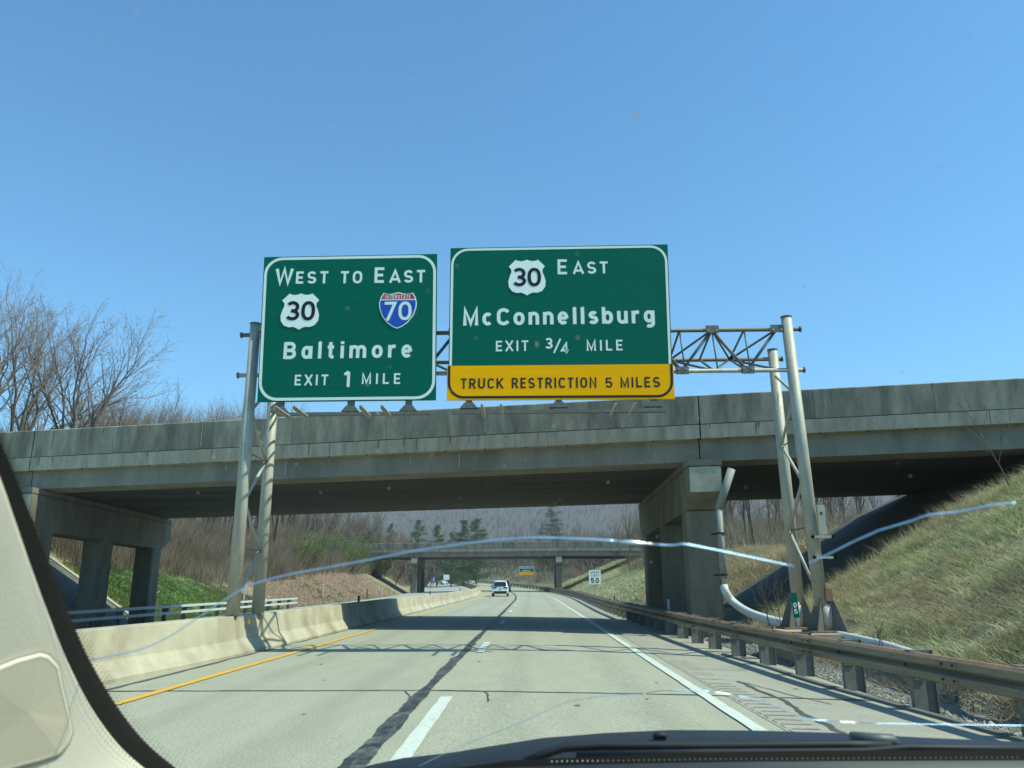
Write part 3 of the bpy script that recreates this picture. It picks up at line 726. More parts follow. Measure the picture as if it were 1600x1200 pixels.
for i, x in enumerate(bays[:-1]):
    x2 = bays[i + 1]
    def brace(p, q, r=.022, nm='brace', m=M['galv_dark']):
        b_ = MB(); b_.tube([p, q], r, 6); build(b_, nm, m, ga, True)
    if i % 2 == 0: brace((x, FY, ZT), (x2, FY, ZB), .038)
    else: brace((x, FY, ZB), (x2, FY, ZT), .038)
    if i % 2 == 0: brace((x, FY, ZT), (x2, RY, ZR), .026); brace((x, FY, ZB), (x2, RY, ZR), .03, m=M['galv'])
    else: brace((x, RY, ZR), (x2, FY, ZT), .026); brace((x, RY, ZR), (x2, FY, ZB), .03)
    brace((x, FY, ZT), (x, RY, ZR), .028); brace((x, FY, ZB), (x, RY, ZR), .028); brace((x, FY, ZT), (x + .08, FY, ZB), .018)
for i, x in enumerate(bays):
    for (y, z) in (((FY, ZT) if i % 2 == 0 else (FY, ZB)),):
        m_ = MB(); m_.box(x - .15, x + .15, y - .07, y - .055, z - .09, z + .09); build(m_, 'gusset_plate', M['galv_dark'], ga)
        for bx in (-.09, .09):
            m_ = MB(); m_.tube([(x + bx, y - .07, z - .03 * (1 if z > 6.5 else -1)), (x + bx, y - .095, z - .03 * (1 if z > 6.5 else -1))], .022, 6); build(m_, 'bolt', M['galv'], ga)
# bracing between the paired posts
for x in (XL + .02, XR + .06):
    zs = [1.15, 2.2, 3.25, 4.3, 5.3, 6.2] if x < 0 else [1.5, 2.6, 3.6, 4.6, 5.6, 6.3]
    for k in range(len(zs) - 1):
        a, b = (FY, RY) if k % 2 == 0 else (RY, FY)
        m_ = MB(); m_.tube([(x, a + .13 * (1 if a == FY else -1), zs[k]), (x, b - .13 * (1 if a == FY else -1), zs[k + 1])], .035, 8); build(m_, 'post_brace', M['galv'], ga, True)
        if k % 2: m_ = MB(); m_.tube([(x + .05, FY + .1, zs[k]), (x + .05, RY - .1, zs[k])], .016, 6); build(m_, 'cross_tie', M['galv_dark'], ga)
# feet of the right posts
fx = XR + .2
m_ = MB(); m_.box(fx - .75, fx + .9, FY - .75, RY + .55, -.6, .42); build(m_, 'footing', M['found'], ga)
for y in (FY, RY):
    xx = XR + (.25 if y == FY else .13)
    m_ = MB(); m_.box(xx - .42, xx + .42, y - .36, y + .36, .425, .46); build(m_, 'base_plate', M['rust'], ga)
    for ang in range(4):
        c_, s_ = math.cos(math.pi / 4 + ang * math.pi / 2), math.sin(math.pi / 4 + ang * math.pi / 2)
        m_ = MB(); n1 = np.array([-s_, c_, 0]) * .012
        p0 = np.array([xx, y, .46]); a = p0 + np.array([c_, s_, 0]) * .44; b = p0 + np.array([c_, s_, 0]) * .15 + np.array([0, 0, .75]); c2 = p0 + np.array([c_, s_, 0]) * .02
        d2 = p0 + np.array([c_, s_, 0]) * .02 + np.array([0, 0, .75])
        m_.loft([[a + n1, b + n1, d2 + n1, c2 + n1], [a - n1, b - n1, d2 - n1, c2 - n1]], True, True); build(m_, 'base_gusset', M['galv_dark'], ga)
    m_ = MB(); m_.tube([(xx, y, .46), (xx, y, 1.0)], .142, 16); build(m_, 'post', M['galv'], ga, True)
xx = XR + .25
for z in (1.92, 2.35):
    m_ = MB(); m_.box(xx - .20, xx + .26, FY - .2, FY - .13, z, z + .05); m_.box(xx - .2, xx - .15, FY - .2, FY + .15, z, z + .05); m_.box(xx + .21, xx + .26, FY - .2, FY + .15, z, z + .05); build(m_, 'clamp_band', M['galv'], ga)
m_ = MB(); m_.box(xx - .03, xx + .13, FY - .185, FY - .14, 2.43, 3.05); build(m_, 'cover_plate', M['galv'], ga)
m_ = MB(); m_.box(xx + .03, xx + .07, FY - .192, FY - .186, 2.85, 2.9); build(m_, 'cover_plate_hole', M['dark'], ga)
m_ = MB(); m_.box(xx - .02, xx + .12, FY - .17, FY - .13, 1.05, 1.3); build(m_, 'hand_hole_cover', M['rust'], ga)

# ------------------------------------------------------------------ highway lettering (drawn as strokes)
def arc(cx, cy, rx, ry, a0, a1, n=10):
    return [(cx + rx * math.cos(math.radians(a0 + (a1 - a0) * i / n)), cy + ry * math.sin(math.radians(a0 + (a1 - a0) * i / n))) for i in range(n + 1)]
def stadium(cx, cy, rx, ry, p=2.5, n=28):
    o = []
    for i in range(n + 1):
        t = 2 * math.pi * i / n; c, s = math.cos(t), math.sin(t)
        o.append((cx + rx * abs(c) ** (2 / p) * (1 if c >= 0 else -1), cy + ry * abs(s) ** (2 / p) * (1 if s >= 0 else -1)))
    return o
hb, ht = .085, .915
G = {
 'W': (1.0, [[(0.02, 1), (.26, 0.03), (.50, .97), (.74, 0.03), (.98, 1)]]),
 'E': (.56, [[(.07, 0), (.07, 1)], [(.07, ht), (.56, ht)], [(.07, .5), (.50, .5)], [(.07, hb), (.56, hb)]]),
 'S': (.66, [arc(.33, .695, .25, .22, 22, 270, 14)[:-1] + arc(.33, .28, .26, .195, 90, -160, 14)]),
 'T': (.62, [[(0, ht), (.62, ht)], [(.31, 0), (.31, ht)]]),
 'O': (.72, [stadium(.36, .5, .28, .415)]),
 'A': (.78, [[(.03, 0), (.39, .96), (.75, 0)], [(.15, .27), (.63, .27)]]),
 'B': (.68, [[(.07, 0), (.07, 1)], [(.07, ht), (.36, ht)] + arc(.36, .71, .2, .205, 90, -90, 8) + [(.07, .505)], [(.3, .505), (.38, .505)] + arc(.38, .295, .22, .21, 90, -90, 8) + [(.07, hb)]]),
 'I': (.17, [[(.085, 0), (.085, 1)]]),
 'L': (.54, [[(.07, 0), (.07, 1)], [(.07, hb), (.54, hb)]]),
 'M': (.80, [[(.07, 0), (.07, .98), (.40, .12), (.73, .98), (.73, 0)]]),
 'X': (.70, [[(.04, 0), (.66, 1)], [(.04, 1), (.66, 0)]]),
 'R': (.66, [[(.07, 0), (.07, 1)], [(.07, ht), (.36, ht)] + arc(.36, .69, .2, .225, 90, -90, 8) + [(.07, .465)], [(.33, .465), (.62, 0)]]),
 'U': (.68, [[(.07, 1), (.07, .33)] + arc(.34, .34, .27, .255, 180, 360, 12) + [(.61, 1)]]),
 'C': (.68, [arc(.37, .66, .28, .255, 25, 180, 9) + arc(.37, .34, .28, .255, 180, 335, 9)]),
 'K': (.70, [[(.07, 0), (.07, 1)], [(.64, 1), (.09, .40)], [(.24, .56), (.66, 0)]]),
 'N': (.70, [[(.07, 0), (.07, .98), (.63, .02), (.63, 1)]]),
 'D': (.68, [[(.07, 0), (.07, 1)], [(.07, ht), (.3, ht)] + arc(.32, .5, .29, .415, 90, -90, 12) + [(.07, hb)]]),
 'P': (.64, [[(.07, 0), (.07, 1)], [(.07, ht), (.36, ht)] + arc(.36, .68, .21, .235, 90, -90, 8) + [(.07, .445)]]),
 'H': (.68, [[(.07, 0), (.07, 1)], [(.61, 0), (.61, 1)], [(.07, .5), (.61, .5)]]),
 'F': (.54, [[(.07, 0), (.07, 1)], [(.07, ht), (.54, ht)], [(.07, .5), (.48, .5)]]),
 'G': (.70, [arc(.37, .66, .28, .255, 25, 180, 9) + arc(.37, .34, .28, .255, 180, 360, 9) + [(.65, .48), (.4, .48)]]),
 '1': (.36, [[(.0, .80), (.12, .88), (.25, 1.0)], [(.26, 0), (.26, .98)]]),
 '3': (.64, [arc(.31, .70, .24, .215, 150, -90, 14)[:-1] + [(.24, .5)], [(.3, .5)] + arc(.31, .285, .26, .2, 90, -155, 14)]),
 '5': (.64, [[(.58, ht), (.13, ht), (.09, .52)] + arc(.32, .33, .26, .245, 130, -155, 14)]),
 '0': (.66, [stadium(.33, .5, .255, .415, 2.3)]),
 '7': (.60, [[(.0, ht), (.52, ht), (.16, 0)]]),
 '4': (.66, [[(.48, 0), (.48, .95), (.06, .26), (.66, .26)]]),
 '8': (.66, [stadium(.33, .71, .22, .205, 2.1), stadium(.33, .285, .26, .2, 2.1)]),
 '/': (.5, [[(0.0, -.05), (.5, 1.05)]]),
 ',': (.2, [[(.12, .14), (.05, -.12)]]),
 'a': (.58, [stadium(.27, .375, .20, .29, 2.2), [(.50, 0), (.50, .75)]]),
 'l': (.17, [[(.085, 0), (.085, 1)], [(.03, .98), (.085, .93)]]),
 't': (.40, [[(.36, .08), (.26, .085), (.19, .13), (.17, .2), (.17, .97)], [(0, .68), (.36, .68)]]),
 'i': (.17, [[(.085, 0), (.085, .75)], [(.085, .84), (.085, 1.01)]]),
 'm': (.92, [[(.07, 0), (.07, .75)], [(.07, .5)] + arc(.26, .48, .19, .195, 165, 0, 8) + [(.45, 0)], [(.45, .5)] + arc(.65, .48, .19, .195, 165, 0, 8) + [(.84, 0)]]),
 'n': (.54, [[(.07, 0), (.07, .75)], [(.07, .5)] + arc(.27, .47, .2, .205, 165, 0, 8) + [(.47, 0)]]),
 'h': (.54, [[(.07, 0), (.07, 1)], [(.07, .5)] + arc(.27, .47, .2, .205, 165, 0, 8) + [(.47, 0)]]),
 'o': (.58, [stadium(.29, .375, .215, .29, 2.2)]),
 'r': (.40, [[(.07, 0), (.07, .75)], [(.07, .46), (.13, .6), (.25, .67), (.40, .665)]]),
 'e': (.58, [[(.10, .375), (.485, .375)], arc(.285, .385, .205, .285, -8, 180, 14) + arc(.285, .365, .205, .285, 180, 318, 9)[1:]]),
 'c': (.54, [arc(.29, .375, .21, .29, 48, 312, 14)]),
 's': (.48, [arc(.24, .535, .165, .135, 30, 270, 10)[:-1] + arc(.24, .235, .18, .15, 90, -155, 10)]),
 'b': (.58, [[(.07, 0), (.07, 1)], stadium(.29, .375, .205, .29, 2.2)]),
 'u': (.54, [[(.07, .75), (.07, .28)] + arc(.26, .28, .19, .2, 180, 345, 8), [(.47, 0), (.47, .75)]]),
 'g': (.58, [stadium(.27, .40, .195, .265, 2.2), [(.49, .75), (.49, .02)] + arc(.28, .0, .21, .17, 0, -130, 8)]),
 'k': (.54, [[(.07, 0), (.07, 1)], [(.48, .75), (.09, .30)], [(.2, .43), (.5, 0)]]),
 'w': (.8, [[(.02, .75), (.2, .04), (.4, .7), (.6, .04), (.78, .75)]]),
}
def stroke_faces(mb, pts, w, org, S, ex, ez, ny, depth):
    """offset polyline with mitred joins, flat ends"""
    P2 = [np.array(p, float) for p in pts]
    P2 = [p for i, p in enumerate(P2) if i == 0 or np.linalg.norm(p - P2[i - 1]) > 1e-4]
    closed = np.linalg.norm(P2[0] - P2[-1]) < 1e-3 and len(P2) > 4
    if closed: P2 = P2[:-1]
    n = len(P2); Lf = []; Rt = []
    for i in range(n):
        if closed: a, b, c = P2[i - 1], P2[i], P2[(i + 1) % n]
        else: a, b, c = P2[max(i - 1, 0)], P2[i], P2[min(i + 1, n - 1)]
        d1 = b - a if (closed or i > 0) else c - b; d2 = c - b if (closed or i < n - 1) else b - a
        d1 = d1 / (np.linalg.norm(d1) + 1e-9); d2 = d2 / (np.linalg.norm(d2) + 1e-9)
        n1 = np.array([-d1[1], d1[0]]); n2 = np.array([-d2[1], d2[0]]); m_ = n1 + n2; m_ /= (np.linalg.norm(m_) + 1e-9)
        k = min(1 / max(m_ @ n1, .3), 2.2)
        Lf.append(b + m_ * k * w / 2); Rt.append(b - m_ * k * w / 2)
    def W3(q): return org + ex * q[0] * S + ez * q[1] * S + ny * depth
    vs = []
    for l, r in zip(Lf, Rt): vs += [W3(l), W3(r)]
    m_ = n if closed else n - 1
    fs = [(2 * i + 1, 2 * i, 2 * ((i + 1) % n), 2 * ((i + 1) % n) + 1) for i in range(m_)]
    mb.add(vs, fs)
def write(txt, p0, p1, cap, wt, y, parent, m, name='lettering', dz=.012, end_is_right=True, sx=1.0):
    """text from left bottom p0 to right bottom p1 (x,z on the sign plane), cap height, stroke weight; letters spread to fit"""
    p0 = np.array([p0[0], 0, p0[1]], float); p1 = np.array([p1[0], 0, p1[1]], float)
    Lw = np.linalg.norm(p1 - p0); ex = (p1 - p0) / Lw; ez = np.array([0, 0, 1.0]); ny = np.array([0, -1.0, 0])
    ws = [G[c][0] * cap * sx if c != ' ' else cap * .5 for c in txt]
    gap = (Lw - sum(ws)) / max(len(txt) - 1, 1)
    mb = MB(); x = 0; k = 0
    for c, wd in zip(txt, ws):
        if c != ' ':
            for s_ in G[c][1]:
                q = [(a * sx, b) for a, b in s_]
                stroke_faces(mb, q, wt, p0 + np.array([0, y, 0]) + ex * x, cap, ex, ez, ny, dz + .0004 * (k % 6)); k += 1
        x += wd + gap
    return build(mb, name, m, parent)
def rrect(x0, x1, z0, z1, r, n=7, corners=(1, 1, 1, 1)):
    o = []
    for (cx, cz, a, on) in ((x1 - r, z1 - r, 0, corners[0]), (x0 + r, z1 - r, 90, corners[1]), (x0 + r, z0 + r, 180, corners[2]), (x1 - r, z0 + r, 270, corners[3])):
        if on: o += [(cx + r * math.cos(math.radians(a + 90 * i / n)), cz + r * math.sin(math.radians(a + 90 * i / n))) for i in range(n + 1)]
        else: o += [(cx + r * (1 if a in (0, 270) else -1), cz + r * (1 if a in (0, 90) else -1))]
    return o
def ringmesh(outer, inner, warp, d):
    mb = MB(); n = len(outer); vs = [warp(*p, d) for p in outer] + [warp(*p, d) for p in inner]
    mb.add(vs, [(i, n + i, n + (i + 1) % n, (i + 1) % n) for i in range(n)]); return mb
def flat(poly, warp, d):
    mb = MB(); c = (sum(p[0] for p in poly) / len(poly), sum(p[1] for p in poly) / len(poly)); n = len(poly)
    mb.add([warp(*p, d) for p in poly] + [warp(*c, d)], [((i + 1) % n, i, n) for i in range(n)]); return mb
SY = 17.19
def sp_(px, py): q = atY(px, py, SY); return (q[0], q[2])
US = [(0, -1), (-.12, -.92), (-.30, -.84), (-.55, -.86), (-.80, -.76), (-.97, -.52), (-1, -.22), (-.92, .08), (-.83, .30), (-.84, .45), (-.97, .62), (-.60, .99), (-.46, .93), (-.30, .91), (-.14, .94), (0, 1)]
US = US + [(-x, z) for x, z in reversed(US[1:-1])]
IS = [(0, -1), (-.25, -.90), (-.55, -.68), (-.83, -.30), (-.98, .12), (-1, .40), (-.93, .72), (-.78, .97), (-.62, .92), (-.45, .90), (-.25, .93), (-.08, .98), (0, 1)]
IS = IS + [(-x, z) for x, z in reversed(IS[1:-1])]
def us_shield(parent, l, r, t, b, dl, dr, dt, db):
    x0, _ = sp_(l, (t + b) / 2); x1, _ = sp_(r, (t + b) / 2); _, z1 = sp_((l + r) / 2, t); _, z0 = sp_((l + r) / 2, b)
    cx, cz, rx, rz = (x0 + x1) / 2, (z0 + z1) / 2, (x1 - x0) / 2, (z1 - z0) / 2
    m_ = MB(); o = [(cx + rx * p, SY - .012, cz + rz * q) for p, q in US]; m_.extr(o, (0, -.008, 0))
    sh = build(m_, 'route_shield', M['shieldw'], parent)
    a = sp_(dl, db); c = sp_(dr, db); tt = sp_(dl, dt)
    write('30', (a[0], a[1]), (c[0], c[1]), tt[1] - a[1], .17, SY, sh, M['black'], 'route_number', .025)
    return sh
def interstate(parent, l, r, t, b):
    x0, _ = sp_(l, (t + b) / 2); x1, _ = sp_(r, (t + b) / 2); _, z1 = sp_((l + r) / 2, t); _, z0 = sp_((l + r) / 2, b)
    cx, cz, rx, rz = (x0 + x1) / 2, (z0 + z1) / 2, (x1 - x0) / 2, (z1 - z0) / 2
    m_ = MB(); m_.extr([(cx + rx * p, SY - .012, cz + rz * q) for p, q in IS], (0, -.008, 0)); sh = build(m_, 'interstate_shield', M['shieldw'], parent)
    k = .945
    blue = [(p * k, q * k) for p, q in IS if q < .50]
    zc = .585
    B = [(cx + rx * p, cz + rz * q) for p, q in [(-.935, .545)] + [(p * k, q * k) for p, q in IS[5::-1] if q * k < .5][0:0]]
    left = [(p * k, q * k) for p, q in IS[:6]]          # bottom tip up the left side
    poly = left + [(-.925, .555), (.925, .555)] + [(-p, q) for p, q in reversed(left[1:])]
    W_ = lambda a, c, d: (cx + rx * a, SY - d, cz + rz * c)
    build(flat(poly, W_, .0225), 'blue_field', M['blue'], sh)
    top = [(-.90, .62), (-.88, .69), (-.755, .91), (-.62, .865), (-.45, .845), (-.25, .875), (-.08, .925), (0, .94)]
    poly = top + [(-p, q) for p, q in reversed(top[:-1])]
    build(flat(poly, W_, .0227), 'red_crown', M['red'], sh)
    a = (cx - rx * .66, cz + rz * .645)
    write('INTERSTATE', a, (cx + rx * .66, a[1]), rz * .20, .17, SY, sh, M['white'], 'crown_lettering', .025, sx=.75)
    return sh
def big_sign(name, label, cTL, cTR, cBR, cBL, split=None):
    TL, TR, BR, BL = sp_(*cTL), sp_(*cTR), sp_(*cBR), sp_(*cBL)
    t = thing(name, label, 'road sign', ((TL[0] + TR[0]) / 2, SY, BL[1]))
    def warp(s, q, d):      # s,q in metres of a nominal rectangle -> quad
        a = s / Wd; b = q / Hd
        x = (BL[0] * (1 - a) + BR[0] * a) * (1 - b) + (TL[0] * (1 - a) + TR[0] * a) * b
        z = (BL[1] * (1 - a) + BR[1] * a) * (1 - b) + (TL[1] * (1 - a) + TR[1] * a) * b
        return (x, SY - d, z)
    Wd = TR[0] - TL[0]; Hd = TL[1] - BL[1]
    return t, warp, Wd, Hd
# left sign
s1, wp, Wd, Hd = big_sign('overhead_sign', 'large green overhead sign reading WEST TO EAST, Baltimore, EXIT 1 MILE', (413, 402), (683, 397), (681, 625), (402, 628))
def panel_box(warp, x0, x1, z0, z1, m, nm, parent, n=1):
    e = np.linspace(z0, z1, n + 1)
    for k in range(n):
        m_ = MB(); a, b = e[k] + ((.0005) if k else 0), e[k + 1] - (.0005 if k < n - 1 else 0)
        m_.hexa([warp(x0, a, 0.008), warp(x1, a, 0.008), warp(x1, a, -.05), warp(x0, a, -.05), warp(x0, b, 0.008), warp(x1, b, 0.008), warp(x1, b, -.05), warp(x0, b, -.05)])
        build(m_, nm, m, parent)
panel_box(wp, 0, Wd, 0, Hd, M['green'], 'panel', s1, 12)
build(ringmesh(rrect(.02, Wd - .02, .02, Hd - .02, .42), rrect(.085, Wd - .085, .085, Hd - .085, .36), wp, .0125), 'border', M['white'], s1)
Zm = lambda x, y: sp_(380 + x / 4.138, 370 + y / 4.138)
def line(parent, m, conv, txt, xl, xr, tl, bl, br, wt=.17, nm='lettering', sx=1.0):
    a = conv(xl, bl); b = conv(xr, br); t_ = conv(xl, tl)
    return write(txt, a, b, t_[1] - a[1], wt, SY, parent, m, nm, sx=sx)
line(s1, M['white'], Zm, 'W', 212, 318, 208, 305, 304, .205); line(s1, M['white'], Zm, 'EST', 342, 548, 226, 304, 302, .19)
line(s1, M['white'], Zm, 'TO', 630, 768, 224, 302, 301, .19); line(s1, M['white'], Zm, 'E', 850, 928, 199, 299, 299, .18)
line(s1, M['white'], Zm, 'AST', 948, 1175, 218, 298, 296, .19)
line(s1, M['white'], Zm, 'Baltimore', 262, 1090, 683, 791, 780, .20)
line(s1, M['white'], Zm, 'EXIT', 333, 548, 893, 962, 960, .17); line(s1, M['white'], Zm, '1', 652, 686, 872, 972, 972, .19); line(s1, M['white'], Zm, 'MILE', 768, 1015, 884, 953, 952, .17)
us_shield(s1, 380 + 245 / 4.138, 380 + 492 / 4.138, 370 + 368 / 4.138, 370 + 602 / 4.138, 380 + 276 / 4.138, 380 + 462 / 4.138, 370 + 418 / 4.138, 370 + 543 / 4.138)
sh = interstate(s1, 380 + 878 / 4.138, 380 + 1122 / 4.138, 370 + 360 / 4.138, 370 + 595 / 4.138)
a_ = Zm(912, 544); b__ = Zm(1088, 541); t__ = Zm(912, 422)
write('70', a_, b__, t__[1] - a_[1], .155, SY, sh, M['white'], 'route_number', .025)
# right sign
s2, wp2, Wd2, Hd2 = big_sign('overhead_sign', 'large green overhead sign reading EAST, McConnellsburg above a yellow TRUCK RESTRICTION 5 MILES band', (704, 388), (1043, 382), (1052, 622), (700, 624))
zs_ = Hd2 * (1 - (573 - 388) / (623 - 388)) + .0
panel_box(wp2, 0, Wd2, zs_ + .003, Hd2, M['green'], 'panel', s2, 10)
m_ = MB(); x0, x1 = -.035, Wd2 + .01
panel_box(wp2, -.03, Wd2 + .03, -.02, zs_, M['yellow'], 'yellow_panel', s2, 2)
o_ = rrect(.02, Wd2 - .02, zs_ - .6, Hd2 - .02, .40); i_ = rrect(.075, Wd2 - .075, zs_ - .6, Hd2 - .075, .345)
def openring(outer, inner, keep, warp, d, m, nm, parent):
    mb = MB(); n = len(outer)
    for i in range(n):
        j = (i + 1) % n
        q = [outer[i], inner[i], inner[j], outer[j]]
        q2 = []
        for p in q:
            z_ = min(max(p[1], keep[0]), keep[1]); q2.append((p[0], z_))
        if max(p[1] for p in q2) - min(p[1] for p in q2) < 1e-5: continue
        mb.add([warp(*p, d) for p in q2], [(0, 1, 2, 3)])
    return build(mb, nm, m, parent)
openring(o_, i_, (zs_ + .004, 99), wp2, .0125, M['white'], 'border', s2)
o_ = rrect(-.01, Wd2 + .01, .015, zs_ + 1.2, .36); i_ = rrect(.045, Wd2 - .045, .07, zs_ + 1.2, .305)
openring(o_, i_, (-9, zs_ - .004), wp2, .0125, M['black'], 'yellow_border', s2)
Zn = lambda x, y: sp_(680 + x / 4, 360 + y / 4)
line(s2, M['white'], Zn, 'E', 767, 840, 182, 276, 276, .17); line(s2, M['white'], Zn, 'AST', 864, 1080, 198, 273, 270, .18)
line(s2, M['white'], Zn, 'McConnellsburg', 178, 1372, 492, 596, 580, .205)
line(s2, M['white'], Zn, 'EXIT', 380, 583, 691, 757, 754, .165); line(s2, M['white'], Zn, '3', 688, 740, 673, 740, 740, .18); line(s2, M['white'], Zn, '/', 742, 803, 682, 763, 763, .13)
line(s2, M['white'], Zn, '4', 787, 852, 702, 769, 768, .18); line(s2, M['white'], Zn, 'MILE', 948, 1172, 687, 754, 751, .165)
line(s2, M['black'], Zn, 'TRUCK', 160, 427, 926, 991, 989, .16, sx=.9); line(s2, M['black'], Zn, 'RESTRICTION', 480, 1008, 922, 988, 984, .16, sx=.85)
line(s2, M['black'], Zn, '5', 1065, 1108, 920, 984, 984, .16); line(s2, M['black'], Zn, 'MILES', 1160, 1406, 918, 983, 980, .16, sx=.95)
us_shield(s2, 680 + 457 / 4, 680 + 690 / 4, 360 + 185 / 4, 360 + 408 / 4, 680 + 487 / 4, 680 + 661 / 4, 360 + 236 / 4, 360 + 352 / 4)
# hangers behind the signs and the light rail below them
for (s_, xs_, zlo, zhi) in ((s1, (-5.6, -4.0, -2.7), 5.2, 8.6), (s2, (-1.35, .65, 2.75), 5.25, 8.7)):
    for x in xs_:
        m_ = MB(); m_.box(x - .05, x + .05, SY + .055, FY - .06, zlo, zhi); build(m_, 'hanger', M['galv_dark'], s_)
        m_ = MB(); m_.box(x - .07, x + .07, SY + .03, SY + .12, zlo - .02, zlo + .22); build(m_, 'stub', M['galv_dark'], s_)
        m_ = MB(); m_.loft([[(x - .2, SY + y_, zlo - .03), (x + .2, SY + y_, zlo - .03), (x + .09, SY + y_, zlo + .10), (x - .09, SY + y_, zlo + .10)] for y_ in (.0, .16)], True, True); build(m_, 'saddle', M['galv_dark'], s_)
for (s_, a, b, z) in ((s1, sp_(432, 640)[0], sp_(672, 634)[0], 5.19), (s2, sp_(706, 636)[0], sp_(1040, 633)[0], 5.2)):
    m_ = MB(); m_.box(a, b, SY + .0, SY + .15, z - .1, z - .035); build(m_, 'light_rail', M['galv_dark'], s_)
for (s_, xx_) in ((s1, (-5.35, -4.95, -3.55, -3.1)), (s2, (-1.0, -.6, 1.8, 2.2))):
    for k, x in enumerate(xx_):
        m_ = MB(); m_.box(x - .028, x + .028, SY - 1.0, SY + .1, 5.06, 5.08); m_.box(x - .028, x - .018, SY - 1.0, SY + .1, 5.005, 5.059); build(m_, 'lamp_arm', M['galv'], s_)

# ------------------------------------------------------------------ small roadside furniture
def post_sign(name, label, x, y, w_, z0, z1, zg, m, posts):
    t = thing(name, label, 'road sign', (x, y, zg))
    m_ = MB(); m_.extr([(p[0] + x, y, p[1]) for p in rrect(-w_ / 2, w_ / 2, z0, z1, .05, 4)], (0, .02, 0)); pn = build(m_, 'panel', m, t)
    for px_ in posts:
        m_ = MB(); m_.box(x + px_ - .04, x + px_ + .04, y + .03, y + .09, zg - .3, z1 - .1); build(m_, 'post', M['galv'], t)
    return t
sx, sy = atY(929.5, 900, 64)[0], 64
z_hi = atY(929.5, 891, 64)[2]; z_lo = atY(929.5, 913, 64)[2]
sl_ = post_sign('speed_limit_sign', 'white rectangular SPEED LIMIT 50 sign behind the right guardrail', sx, sy, .93, z_lo, z_hi, gz(sx, 64), M['shieldw'], (0,))
hh = z_hi - z_lo
write('SPEED', (sx - .33, z_lo + hh * .78), (sx + .33, z_lo + hh * .78), hh * .14, .17, sy, sl_, M['black'], sx=.8)
write('LIMIT', (sx - .30, z_lo + hh * .56), (sx + .30, z_lo + hh * .56), hh * .14, .17, sy, sl_, M['black'], sx=.8)
write('50', (sx - .31, z_lo + hh * .10), (sx + .31, z_lo + hh * .10), hh * .36, .17, sy, sl_, M['black'])
Yd = 205; TL = atY(811, 885, Yd); BR = atY(834.5, 898.5, Yd)
dx = (TL[0] + BR[0]) / 2; wd_ = BR[0] - TL[0]; zs1 = TL[2] - (TL[2] - BR[2]) * .66
zg_ = gz(dx - float(xc(Yd)), Yd)
ds = post_sign('distant_sign', 'small distant green and yellow sign on two posts straight ahead', dx, Yd, wd_, zs1, TL[2], zg_, M['green'], (-wd_ * .25, wd_ * .28))
m_ = MB(); m_.box(dx - wd_ / 2, dx + wd_ / 2, Yd, Yd + .02, BR[2], zs1 - .01); build(m_, 'yellow_panel', M['yellow'], ds)
write('Washington DC', (dx - wd_ * .42, zs1 + .85), (dx + wd_ * .42, zs1 + .85), .38, .2, Yd, ds, M['white'], dz=.03)
write('Hancock', (dx - wd_ * .25, zs1 + .2), (dx + wd_ * .25, zs1 + .2), .38, .2, Yd, ds, M['white'], dz=.03)
build(ringmesh(rrect(dx - wd_ / 2, dx + wd_ / 2, zs1, TL[2], .2), rrect(dx - wd_ / 2 + .1, dx + wd_ / 2 - .1, zs1 + .08, TL[2] - .1, .15), lambda a, b, d: (a, Yd - d, b), .02), 'border', M['white'], ds)
# distant signs by the opposite carriageway
for (px0, px1, py0, py1, nm, lb, m) in ((693, 702, 898, 906, 'white_sign', 'tiny white square sign standing beside the far opposite carriageway', M['shieldw']), (675, 680, 900, 910, 'blue_sign', 'narrow blue and white sign left of the tiny white sign', M['blue'])):
    Yq = 190; a = atY(px0, py0, Yq); b = atY(px1, py1, Yq); xm = (a[0] + b[0]) / 2
    t = post_sign(nm, lb, xm, Yq, b[0] - a[0], b[2], a[2], gz(xm - float(xc(Yq)), Yq), m, (0,))
    if nm == 'blue_sign':
        m_ = MB(); m_.box(xm - .2, xm + .2, Yq - .02, Yq - .005, b[2] + .3, a[2] - .3); build(m_, 'white_field', M['shieldw'], t)
# mile marker on the guardrail
mx, my = atY(1239, 930, 15.2)[0], 15.2
mk = thing('mile_marker', 'slim white post with a green numbered plate at the foot of the right gantry posts', 'marker', (mx, my, 0))
m_ = MB(); m_.tube([(mx + .06, my, .62), (mx - .0, my, 1.26)], .028, 8); build(m_, 'post', M['postwhite'], mk, True)
mz0, mz1 = .86, 1.26
m_ = MB(); m_.hexa([(mx - .03, my - .045, mz0 - .05), (mx + .075, my - .045, mz0 - .05), (mx + .075, my - .035, mz0 - .05), (mx - .03, my - .035, mz0 - .05), (mx - .055, my - .045, mz1), (mx + .05, my - .045, mz1), (mx + .05, my - .035, mz1), (mx - .055, my - .035, mz1)]); build(m_, 'plate', M['green'], mk)
write('0', (mx - .022, .99), (mx + .038, .99), .085, .2, my - .045, mk, M['white'], dz=.003)
write('5', (mx - .016, .88), (mx + .044, .88), .085, .2, my - .045, mk, M['white'], dz=.003)
